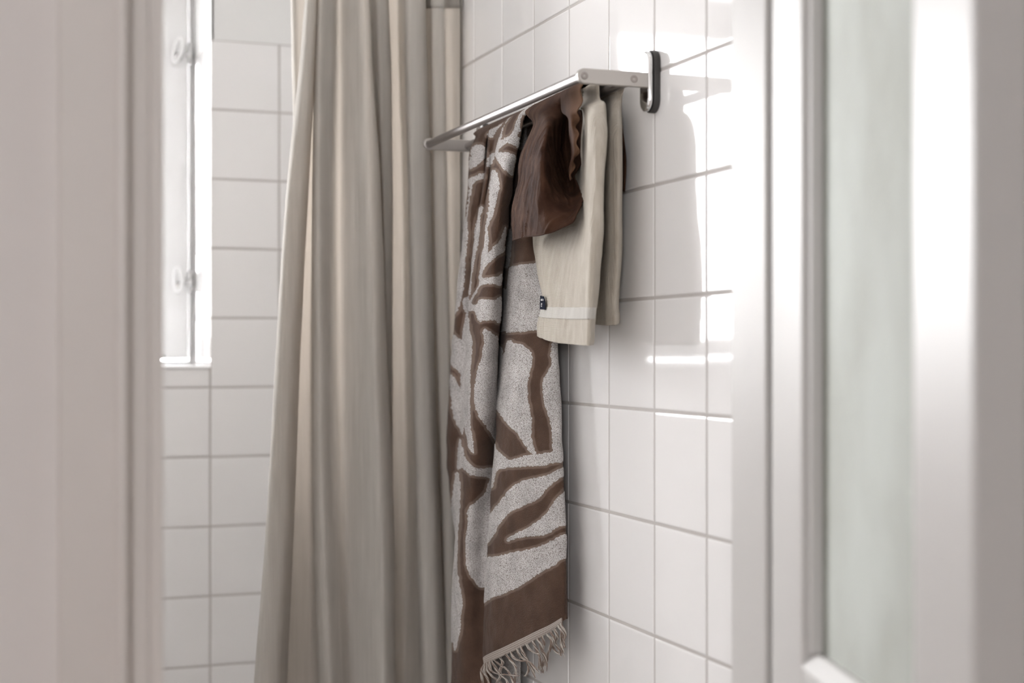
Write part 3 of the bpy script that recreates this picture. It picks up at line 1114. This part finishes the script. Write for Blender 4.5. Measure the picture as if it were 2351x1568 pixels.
# columns: far edge, mid, valley edge, roll edge, ridge, slope, valley, ridge, slope, near edge, turned-in edge
L((1092, 318, .812), (1102, 318, .800), (1117, 316, .803), (1119, 316, .808), (1126, 316, .800), (1139, 314, .803), (1148, 312, .799), (1160, 312, .792), (1177, 312, .794), (1191, 312, .802), (1187, 314, .816))
L((1080, 345, .812), (1094, 345, .797), (1113, 343, .800), (1115, 343, .812), (1122, 343, .796), (1132, 342, .800), (1140, 341, .794), (1152, 341, .786), (1170, 341, .788), (1185, 341, .797), (1180, 343, .815))
L((1078, 400, .810), (1091, 400, .795), (1111, 400, .800), (1112, 400, .813), (1118, 400, .793), (1127, 400, .797), (1135, 400, .788), (1146, 400, .782), (1162, 400, .784), (1176, 400, .795), (1170, 402, .815))
L((1072, 480, .808), (1083, 480, .795), (1100, 480, .802), (1104, 480, .812), (1104, 480, .790), (1115, 480, .792), (1122, 480, .784), (1134, 480, .780), (1150, 480, .784), (1166, 480, .796), (1158, 482, .815))
L((1063, 556, .806), (1076, 556, .795), (1092, 556, .804), (1096, 556, .812), (1092, 556, .788), (1103, 556, .786), (1112, 556, .782), (1124, 556, .778), (1140, 556, .783), (1157, 556, .796), (1150, 558, .815))
L((1053, 650, .804), (1064, 650, .795), (1082, 650, .806), (1088, 650, .812), (1082, 650, .788), (1091, 650, .781), (1100, 650, .782), (1113, 650, .776), (1132, 650, .780), (1149, 650, .794), (1143, 652, .814))
L((1047, 720, .806), (1057, 720, .797), (1077, 720, .808), (1084, 720, .813), (1077, 720, .788), (1085, 720, .779), (1096, 720, .776), (1110, 720, .774), (1128, 720, .780), (1145, 720, .792), (1138, 722, .813))
L((1038, 810, .808), (1049, 810, .800), (1070, 810, .810), (1078, 810, .815), (1071, 810, .788), (1078, 810, .777), (1089, 810, .774), (1103, 810, .772), (1121, 810, .779), (1138, 810, .792), (1132, 812, .812))
L((1031, 920, .812), (1043, 920, .804), (1064, 920, .812), (1074, 920, .816), (1065, 920, .788), (1071, 920, .776), (1082, 920, .772), (1096, 920, .772), (1116, 920, .780), (1136, 920, .794), (1130, 922, .812))
L((1027, 1030, .815), (1038, 1030, .808), (1060, 1030, .815), (1070, 1030, .818), (1060, 1030, .790), (1066, 1030, .777), (1078, 1030, .773), (1094, 1030, .775), (1114, 1030, .786), (1134, 1030, .802), (1128, 1032, .815))
L((1034, 1140, .822), (1042, 1140, .814), (1056, 1140, .818), (1066, 1140, .820), (1053, 1140, .790), (1060, 1140, .778), (1072, 1140, .775), (1089, 1140, .780), (1110, 1140, .792), (1132, 1140, .806), (1126, 1142, .818))
L((1052, 1260, .832), (1056, 1260, .828), (1062, 1260, .824), (1066, 1260, .822), (1047, 1260, .791), (1054, 1260, .779), (1068, 1260, .776), (1086, 1260, .783), (1106, 1260, .794), (1128, 1260, .806), (1122, 1262, .818))
L((1056, 1390, .832), (1058, 1390, .829), (1061, 1390, .826), (1062, 1390, .820), (1039, 1390, .792), (1047, 1390, .780), (1062, 1390, .777), (1082, 1390, .784), (1102, 1390, .794), (1124, 1390, .805), (1118, 1392, .818))
L((1056, 1500, .832), (1058, 1500, .829), (1061, 1500, .826), (1061, 1500, .820), (1039, 1500, .793), (1047, 1500, .781), (1062, 1500, .778), (1082, 1500, .785), (1102, 1500, .794), (1122, 1500, .804), (1117, 1502, .818))
L((1054, 1620, .832), (1056, 1620, .829), (1059, 1620, .826), (1059, 1620, .820), (1035, 1620, .794), (1043, 1620, .782), (1059, 1620, .779), (1080, 1620, .786), (1100, 1620, .795), (1120, 1620, .804), (1115, 1622, .818))

# right drape (rear half, swings out towards the camera lower down)
RYs = [(1150, 2.400), (1160, 2.330), (1170, 2.270), (1184, 2.230), (1192, 2.205), (1200, 2.186), (1206, 2.172), (1210, 2.165)]
rowsR = []
rowsR.append([world_pt(0.8300, Y, CAM_H + 0.3680, a, 245) for a, Y in RYs])
rowsR.append([world_pt(0.8430, Y, CAM_H + 0.3600, a, 262) for a, Y in RYs])


def R_(*p):
    rowsR.append([cpt(*q) for q in p])


# columns: hidden far end, valley, ridge of the lit edge, face x3, near edge, turned back
R_((1165, 300, .846), (1178, 300, .846), (1188, 300, .845), (1193, 300, .845), (1198, 300, .845), (1203, 300, .846), (1207, 300, .847), (1204, 300, .852))
R_((1160, 345, .842), (1174, 345, .842), (1186, 345, .840), (1193, 345, .838), (1200, 345, .838), (1206, 345, .840), (1212, 345, .844), (1209, 345, .852))
R_((1150, 430, .836), (1164, 430, .838), (1180, 430, .826), (1190, 430, .822), (1202, 430, .824), (1214, 430, .832), (1226, 430, .840), (1222, 430, .852))
R_((1142, 530, .832), (1156, 530, .836), (1177, 530, .820), (1190, 530, .814), (1206, 530, .816), (1222, 530, .826), (1240, 530, .838), (1235, 530, .852))
R_((1135, 650, .826), (1148, 650, .830), (1167, 650, .812), (1184, 650, .804), (1204, 650, .808), (1228, 650, .820), (1254, 650, .834), (1248, 650, .852))
R_((1128, 760, .824), (1144, 760, .826), (1158, 760, .806), (1178, 760, .797), (1204, 760, .803), (1235, 760, .817), (1268, 760, .832), (1262, 760, .852))
R_((1124, 840, .822), (1143, 840, .822), (1152, 840, .803), (1174, 840, .794), (1203, 840, .801), (1238, 840, .815), (1274, 840, .831), (1268, 840, .852))
R_((1126, 920, .820), (1142, 920, .816), (1145, 920, .798), (1168, 920, .790), (1200, 920, .798), (1238, 920, .813), (1278, 920, .830), (1272, 920, .852))
R_((1130, 1020, .818), (1142, 1020, .808), (1138, 1020, .791), (1160, 1020, .785), (1196, 1020, .794), (1238, 1020, .811), (1280, 1020, .829), (1274, 1020, .852))
R_((1126, 1110, .816), (1138, 1110, .802), (1131, 1110, .786), (1154, 1110, .781), (1192, 1108, .792), (1238, 1106, .809), (1283, 1102, .828), (1277, 1102, .852))
R_((1122, 1225, .814), (1132, 1225, .798), (1124, 1225, .783), (1150, 1222, .778), (1190, 1216, .790), (1238, 1208, .808), (1287, 1200, .827), (1281, 1200, .852))
R_((1118, 1345, .812), (1124, 1345, .796), (1116, 1345, .781), (1144, 1338, .776), (1188, 1328, .789), (1238, 1314, .807), (1289, 1300, .827), (1283, 1300, .852))
R_((1116, 1440, .812), (1120, 1440, .795), (1112, 1440, .780), (1142, 1428, .775), (1186, 1410, .788), (1238, 1388, .806), (1290, 1368, .827), (1285, 1368, .852))
R_((1117, 1520, .812), (1120, 1518, .795), (1112, 1514, .780), (1142, 1499, .775), (1186, 1478, .788), (1238, 1452, .806), (1291, 1426, .827), (1286, 1424, .852))

# small inner layer seen below the lifted hem
rowsB = [[cpt(px + dx, y, .848) for px, dx in ((1128, 0), (1150, 0), (1172, 0), (1194, 0))]
         for y, dx in ((900, 10), (1100, 6), (1300, 2), (1500, 0), (1640, -2))]

mL, mR = raster(LEFT_W), raster(RIGHT_W)
GL, GR, GB = loft(rowsL, 1020, 230), loft(rowsR, 930, 210), loft(rowsB, 120, 30)


def dress(G, mask, seed):
    cx, cy = G[:, :, 3], G[:, :, 4]
    w = sample(blur(mask, 1), cx, cy)
    bd = sample(blur(mask, 8), cx, cy)
    fade = np.clip((cy - 262) / 40.0, 0, 1)
    N = normals(G)
    q = G[:, :, :3]
    d = (vnoise(q * 40, seed) * 0.0016 + vnoise(q * np.array([120, 120, 45]), seed + 1) * 0.0006) * fade
    d = d + w * 0.0009 + vnoise(q * 700, seed + 2) * 0.00022
    sgn = -1.0 if N[:, :, 0].mean() > 0 else 1.0
    P = q + N * sgn * d[:, :, None]
    return P, w, bd


PL, wL, bL = dress(GL, mL, 21)
PR, wR, bR = dress(GR, mR, 31)
wB = np.full(GB.shape[:2], 1.0)
for P in (PL, PR):
    P[:, :, 0] = np.minimum(P[:, :, 0], XR - 0.006)
terry = thing('terry_towel', 'long terry towel with brown and off-white leaf pattern and fringed hem, left on the rail', 'towel', (0.83, 2.3, RZ))
bpy.context.view_layer.update()
inv = terry.matrix_world.inverted()
me = grid_mesh('front_drape', [PL], {'weave': [wL], 'border': [bL]})
me.transform(inv)
solidify(link('front_drape', me, M_terry, terry), 0.0026)
me = grid_mesh('rear_drape', [PR, GB[:, :, :3]], {'weave': [wR, wB], 'border': [bR, wB]})
me.transform(inv)
solidify(link('rear_drape', me, M_terry, terry), 0.0026)

# woven hem band along the slanting bottom edge
M_band = material('ribbed_hem', (0.5, 0.44, 0.4), 0.9, spec=0.1)
nt = M_band.node_tree
b = nt.nodes['Principled BSDF']
tc = nt.nodes.new('ShaderNodeTexCoord')
ck = nt.nodes.new('ShaderNodeAttribute')
ck.attribute_name = 'rib'
rr = ramp(nt, [(0.35, (0.17, 0.125, 0.10)), (0.6, (0.40, 0.36, 0.33))])
nt.links.new(ck.outputs['Fac'], rr.inputs['Fac'])
nt.links.new(rr.outputs['Color'], b.inputs['Base Color'])
up = [(1121, 1517, .796), (1111, 1511, .7785), (1127, 1500, .7745), (1154, 1488, .7755), (1181, 1475, .7855), (1208, 1462, .7945), (1236, 1448, .8045), (1262, 1436, .8155), (1291, 1419, .8265)]
lo = [(1122, 1527, .796), (1113, 1524, .7785), (1130, 1517, .7745), (1154, 1506, .7755), (1181, 1494, .7855), (1208, 1480, .7945), (1236, 1466, .8045), (1262, 1452, .8155), (1291, 1431, .8265)]
mid = [((a[0] + c[0]) / 2, (a[1] + c[1]) / 2, (a[2] + c[2]) / 2 - .0006) for a, c in zip(up, lo)]
Gh = loft([[on_x(p[0], p[1], p[2] - 0.0016) for p in r] for r in (up, mid, lo)], 16, 420)
rj, ri = np.mgrid[0:16, 0:420]
rib = 0.5 + 0.28 * np.sin(rj / 16 * 2 * pi * 4.5) + 0.25 * np.sin(ri / 420 * 2 * pi * 90)
me = grid_mesh('hem_band', [Gh[:, :, :3] + normals(Gh) * (rib * 0.0006)[:, :, None]], {'rib': [rib]})
me.transform(inv)
solidify(link('hem_band', me, M_band, terry), 0.0024)

# fringe: knotted tassels of loose yarn
TS = [
    [(1116, 1522), (1108, 1536), (1107, 1552), (1111, 1580)],
    [(1120, 1522), (1122, 1540), (1135, 1556), (1152, 1568), (1160, 1592)],
    [(1125, 1519), (1128, 1538), (1142, 1546), (1165, 1549), (1192, 1551)],
    [(1136, 1514), (1148, 1526), (1162, 1534), (1172, 1548), (1186, 1580)],
    [(1148, 1509), (1155, 1522), (1150, 1545), (1164, 1562), (1176, 1590)],
    [(1162, 1503), (1172, 1514), (1182, 1526), (1186, 1543), (1181, 1575)],
    [(1174, 1498), (1182, 1511), (1196, 1517), (1209, 1517), (1222, 1524), (1240, 1548)],
    [(1188, 1492), (1196, 1506), (1206, 1514), (1212, 1522), (1214, 1540), (1205, 1557)],
    [(1198, 1486), (1203, 1500), (1210, 1512), (1220, 1530), (1233, 1556)],
    [(1210, 1479), (1218, 1492), (1230, 1499), (1240, 1504), (1240, 1520), (1236, 1538)],
    [(1224, 1473), (1232, 1488), (1238, 1502), (1242, 1520), (1247, 1546)],
    [(1236, 1467), (1243, 1480), (1246, 1494), (1254, 1508), (1254, 1542)],
    [(1246, 1462), (1250, 1478), (1245, 1495), (1250, 1515), (1244, 1535)],
    [(1256, 1457), (1268, 1470), (1264, 1490), (1258, 1504), (1256, 1530)],
    [(1266, 1452), (1274, 1468), (1270, 1482), (1276, 1495), (1285, 1502)],
    [(1275, 1446), (1280, 1460), (1276, 1476), (1284, 1490), (1288, 1506)],
    [(1283, 1438), (1292, 1450), (1290, 1468), (1291, 1486), (1296, 1508)],
    [(1289, 1433), (1297, 1452), (1295, 1472), (1297, 1490)],
    [(1118, 1524), (1114, 1545), (1122, 1562), (1128, 1590)],
    [(1130, 1518), (1140, 1535), (1150, 1552), (1142, 1566), (1132, 1588)],
]


def hem_x(px):
    return float(np.interp(px, [1111, 1127, 1154, 1181, 1208, 1236, 1262, 1291], [.777, .773, .774, .784, .793, .803, .814, .825]))


for ti, T in enumerate(TS):
    X0 = hem_x(T[0][0])
    C = np.array([on_x(p[0], p[1], X0 + (0.004 * k / len(T) if T[0][0] > 1115 else -0.002 * k)) for k, p in enumerate(T)])
    t = np.arange(len(T), dtype=float)
    c = hermite(C, t, np.linspace(0, len(T) - 1, 22))
    for half in (0, 1):
        mb = MB()
        for s in range(6):
            ph = rng.uniform(0, 2 * pi)
            tw = rng.uniform(0.8, 2.2)
            rad0 = rng.uniform(0.0010, 0.0028)
            cut = rng.randint(18, 22)
            pts = []
            for k in range(cut):
                u = k / 21
                r = rad0 * (0.7 + 0.5 * sin(pi * min(1, u * 1.6)) * 0.6 + 1.3 * max(0, u - 0.7))
                if k == 0:
                    r = 0.0016
                pts.append((c[k][0] + r * 0.8 * cos(ph + tw * u * 2 * pi) - 0.0008, c[k][1] + r * 1.3 * sin(ph + tw * u * 2 * pi), c[k][2] + rng.uniform(-1, 1) * 0.0002 + (0.002 if k == 0 else 0)))
            mb.tube(pts, [0.00070] * (cut - 1) + [0.0003], 5)
        if half == 0:
            tas = mb.build('tassel', M_yarn, terry, M=lambda v: inv @ Vector(v))
        else:
            mb.build('yarn', M_yarn2, tas, M=lambda v: inv @ Vector(v))

# ------------------------------------------------------------------ cream towel
cream = thing('cream_towel', 'folded cream cotton towel with navy tag hanging behind the brown linen cloth', 'towel', (0.83, 1.95, RZ))
rowsA = []
CYs = [2.12, 2.10, 2.07, 2.03, 1.99, 1.965, 1.935, 1.905, 1.900]
rowsA.append([(0.8420, Y, CAM_H + 0.3600) for Y in CYs])
rowsA.append([(0.8300, Y, CAM_H + 0.3700) for Y in CYs])
rowsA.append([(0.8180, Y, CAM_H + 0.3640) for Y in CYs])
rowsA.append([(0.8175, Y, CAM_H + 0.3480) for Y in CYs])


def A_(*p):
    rowsA.append([on_x(*q) for q in p])


A_((1245, 290, .842), (1258, 288, .842), (1278, 282, .842), (1306, 272, .842), (1330, 262, .838), (1348, 256, .800), (1364, 250, .797), (1384, 246, .806), (1380, 246, .822))
A_((1235, 370, .846), (1252, 370, .846), (1275, 370, .846), (1305, 370, .846), (1328, 370, .842), (1348, 370, .797), (1366, 370, .791), (1384, 370, .800), (1378, 370, .824))
A_((1228, 470, .836), (1246, 470, .834), (1270, 470, .836), (1302, 470, .834), (1326, 470, .828), (1346, 470, .796), (1362, 470, .789), (1381, 470, .798), (1374, 470, .824))
A_((1227, 570, .822), (1246, 570, .810), (1272, 570, .808), (1300, 570, .803), (1324, 570, .798), (1344, 570, .789), (1360, 570, .786), (1376, 570, .797), (1369, 570, .822))
A_((1237, 640, .818), (1252, 640, .803), (1276, 640, .799), (1300, 640, .796), (1324, 640, .792), (1343, 640, .786), (1358, 640, .785), (1371, 640, .796), (1364, 640, .820))
A_((1246, 702, .816), (1258, 702, .799), (1280, 702, .793), (1300, 702, .793), (1322, 702, .789), (1342, 702, .785), (1356, 702, .785), (1368, 702, .796), (1360, 702, .820))
A_((1235, 745, .815), (1250, 748, .797), (1272, 751, .790), (1298, 753, .790), (1322, 754, .787), (1341, 754, .784), (1354, 753, .785), (1364, 752, .796), (1356, 752, .820))
A_((1235, 772, .815), (1250, 779, .797), (1270, 785, .790), (1296, 789, .790), (1320, 791, .787), (1340, 793, .784), (1352, 793, .785), (1361, 792, .796), (1353, 792, .820))
GA = loft(rowsA, 420, 200)
# rear half showing beside it
BYs = [1.955, 1.935, 1.915, 1.893, 1.868, 1.860, 1.866]
rowsC = [[(0.8395, Y, CAM_H + 0.3560) for Y in BYs]]
rowsC.append([on_x(px, 232, X) for px, X in ((1372, .851), (1388, .848), (1398, .842), (1410, .838), (1422, .842), (1426, .848), (1420, .856))])
for y, a0, a1, a2, a3, a4 in ((300, 1372, 1389, 1405, 1420, 1427), (400, 1370, 1387, 1404, 1420, 1427), (500, 1368, 1386, 1403, 1419, 1426), (588, 1366, 1385, 1402, 1418, 1425),
                              (650, 1364, 1382, 1398, 1414, 1421), (708, 1362, 1380, 1396, 1411, 1418), (712, 1362, 1380, 1396, 1411, 1418), (724, 1363, 1381, 1397, 1413, 1420), (745, 1362, 1380, 1397, 1413, 1420)):
    rowsC.append([on_x(a0, y, .850), on_x(a1, y + 1, .842), on_x((a1 + a2) / 2, y + 2, .831), on_x(a2, y + 2, .827), on_x(a3, y + 1, .832), on_x(a4, y - 3, .844), on_x(a4 - 6, y - 6, .857)])
GC = loft(rowsC, 300, 110)


def ruck(G, seed, amp, sc, y0fade=None):
    q = G[:, :, :3]
    N = normals(G)
    d = vnoise(q * np.array(sc), seed) * amp + vnoise(q * np.array(sc) * 2.7, seed + 1) * amp * 0.4
    return q + N * d[:, :, None]


GA2, GC2 = ruck(GA, 41, 0.0022, (45, 45, 16)), ruck(GC, 43, 0.0008, (40, 40, 10))
GC2[:, :, 0] = np.minimum(GC2[:, :, 0], XR - 0.004)
me = grid_mesh('towel_cloth', [GA2, GC2])
bpy.context.view_layer.update()
inv2 = cream.matrix_world.inverted()
me.transform(inv2)
solidify(link('towel_cloth', me, M_cream, cream), 0.0022)
# smooth tape band above the hem, front and rear
sgn = -1 if normals(GA)[:, :, 0].mean() > 0 else 1
tape = GA2[372:388, 4:170] + (normals(GA) * sgn)[372:388, 4:170] * 0.0016
me = grid_mesh('hem_band', [tape])
me.transform(inv2)
solidify(link('hem_band', me, M_hemband, cream), 0.0010)
# navy tag sewn into the side edge
TY = lambda px, py: on_x(px, py, .7935)
mb = MB()
o1, o2, o3, o4 = TY(1240, 679), TY(1247.5, 680.5), TY(1251, 711), TY(1239, 710)
P = [o1, o2, TY(1250.5, 692), o3, o4]
mb.add([(x, y, z) for x, y, z in P] + [(x + 0.0012, y, z) for x, y, z in P], [(0, 1, 2, 3, 4), (9, 8, 7, 6, 5)] + [(i, (i + 1) % 5, 5 + (i + 1) % 5, 5 + i) for i in range(5)])
tag = mb.build('label_tag', M_navy, cream, M=lambda v: inv2 @ Vector(v))
mb = MB()


def mark(x0, y0, x1, y1):
    a, b_, c, d = [on_x(x, y, .7930) for x, y in ((x0, y0), (x1, y0), (x1, y1), (x0, y1))]
    mb.add([a, b_, c, d] + [(p[0] + 0.0004, p[1], p[2]) for p in (a, b_, c, d)], [(0, 1, 2, 3), (0, 4, 5, 1), (1, 5, 6, 2), (2, 6, 7, 3), (3, 7, 4, 0)])


mark(1241.6, 686.3, 1242.6, 690.4); mark(1243.2, 686.3, 1246.6, 687.2); mark(1243.2, 689.6, 1246.8, 690.5); mark(1243.2, 686.3, 1244.0, 690.5); mark(1245.9, 686.3, 1246.8, 690.5)
mark(1242.2, 696.0, 1244.2, 697.6); mark(1241.8, 698.6, 1244.0, 700.0); mark(1241.6, 701.4, 1243.7, 702.4); mark(1241.6, 703.2, 1243.7, 704.2)
mb.build('lettering', M_thread, tag, M=lambda v: inv2 @ Vector(v))

# ------------------------------------------------------------------ brown linen cloth
brown = thing('linen_cloth', 'crumpled dark brown linen cloth draped over the rail, in front of the cream towel', 'cloth', (0.83, 2.0, RZ))
rowsM = []
MY = [2.158, 2.125, 2.09, 2.045, 1.99, 1.950]
rowsM.append([(0.8445, Y, CAM_H + 0.3600) for Y in MY])
rowsM.append([(0.8300, Y, CAM_H + 0.3765 + 0.003 * k / 5) for k, Y in enumerate(MY)])
rowsM.append([(0.8140, Y, CAM_H + 0.3680 + 0.003 * k / 5) for k, Y in enumerate(MY)])


def B_(*p):
    rowsM.append([on_x(*q) for q in p])


B_((1224, 291, .806), (1240, 288, .784), (1260, 282, .782), (1282, 272, .806), (1306, 262, .828), (1334, 250, .822))
B_((1198, 355, .796), (1220, 352, .770), (1248, 346, .762), (1270, 338, .792), (1300, 330, .832), (1345, 325, .830))
B_((1192, 385, .792), (1218, 384, .765), (1248, 380, .758), (1272, 374, .792), (1304, 368, .832), (1338, 370, .826))
B_((1191, 420, .788), (1216, 420, .761), (1248, 418, .757), (1274, 412, .788), (1302, 408, .826), (1321, 402, .822))
B_((1180, 462, .784), (1207, 458, .760), (1248, 452, .757), (1278, 446, .783), (1308, 440, .816), (1330, 434, .818))
B_((1176, 500, .780), (1204, 496, .759), (1248, 490, .758), (1284, 480, .777), (1316, 466, .802), (1337, 450, .812))
B_((1180, 551, .780), (1210, 543, .758), (1250, 538, .759), (1288, 526, .772), (1318, 508, .784), (1338, 468, .796))
GM = loft(rowsM, 260, 210)
q = GM[:, :, :3]
N = normals(GM)
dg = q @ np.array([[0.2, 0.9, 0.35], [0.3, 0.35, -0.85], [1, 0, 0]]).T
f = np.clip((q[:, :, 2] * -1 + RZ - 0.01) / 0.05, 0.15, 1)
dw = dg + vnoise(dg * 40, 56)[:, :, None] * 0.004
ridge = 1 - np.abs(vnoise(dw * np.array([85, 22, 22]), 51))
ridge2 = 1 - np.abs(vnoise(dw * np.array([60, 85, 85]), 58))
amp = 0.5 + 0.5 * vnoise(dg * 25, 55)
wear_and_light = np.clip(blur((ridge ** 9) * np.clip(amp - 0.25, 0, 1) * 0.62, 1), 0, 1) * np.clip(1.35 - np.linspace(0, 2.2, 210)[None, :], 0.12, 1)  # pale ridges, part worn cloth, part light put into the colour
cr = (ridge ** 3) * 0.0036 * amp + (ridge2 ** 5) * 0.0013 * (1 - amp) + vnoise(dg * np.array([60, 35, 35]), 52) * 0.0015 + vnoise(dg * 150, 53) * 0.0004
s = -1 if N[:, :, 0].mean() > 0 else 1
GM2 = q + N * s * (cr * f)[:, :, None]
# little pleats running along the hem and the selvage
rowsF = []
FP = [((1288, 228), (1316, 213), (1338, 200)), ((1290, 254), (1313, 246), (1332, 240)), ((1306, 276), (1316, 280), (1326, 284)), ((1307, 310), (1317, 310), (1325, 308)),
      ((1312, 345), (1320, 344), (1328, 342)), ((1311, 368), (1317, 368), (1321, 366)), ((1306, 390), (1311, 391), (1315, 390)), ((1308, 412), (1311, 413), (1314, 411))]
for k, r in enumerate(FP):
    w = 0.003 * sin(k * 2.3)
    rowsF.append([on_x(r[0][0], r[0][1], .792 + w), on_x(r[1][0], r[1][1], .785), on_x(r[2][0], r[2][1], .790 - w)])
rowsF.insert(0, [(0.818, 2.000, CAM_H + 0.372), (0.818, 1.985, CAM_H + 0.3725), (0.818, 1.97, CAM_H + 0.373)])
GF = loft(rowsF, 120, 40)
GF = GF[:, :, :3]
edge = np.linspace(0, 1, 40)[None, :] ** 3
GF = GF + np.array([0.6, -0.8, 0])[None, None, :] * (np.sin(np.linspace(0, 2 * pi * 8, 120))[:, None] * edge * 0.0030)[:, :, None]
# rear half against the wall
rowsK = [[(0.8450, Y, CAM_H + 0.360) for Y in (2.10, 2.02, 1.94, 1.89)],
         [on_x(px, 300, .858) for px in (1330, 1365, 1400, 1430)], [on_x(px, 370, .859) for px in (1330, 1368, 1404, 1437)],
         [on_x(px, 440, .859) for px in (1332, 1368, 1402, 1434)]]
GK = loft(rowsK, 60, 40)[:, :, :3]
edge_pale = np.repeat(edge, 120, 0) * 0.5  # paler towards the outer edge of the flap
me = grid_mesh('linen_cloth', [GM2, GF, GK], {'wear_and_light': [wear_and_light, edge_pale, np.zeros(GK.shape[:2])]})
bpy.context.view_layer.update()
inv3 = brown.matrix_world.inverted()
me.transform(inv3)
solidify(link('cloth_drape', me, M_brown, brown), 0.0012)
# stitched hem cord along the bottom edge
mb = MB()
e = GM2[-1, ::4]
mb.tube([tuple(p) for p in e], 0.0012, 6)
e2 = GM2[110:, -1][::5]
mb.tube([(p[0] + 0.0010 * sin(i * 1.7), p[1], p[2]) for i, p in enumerate(e2)], 0.0011, 6)
mb.build('rolled_hem', M_brown, brown, M=lambda v: inv3 @ Vector(v))
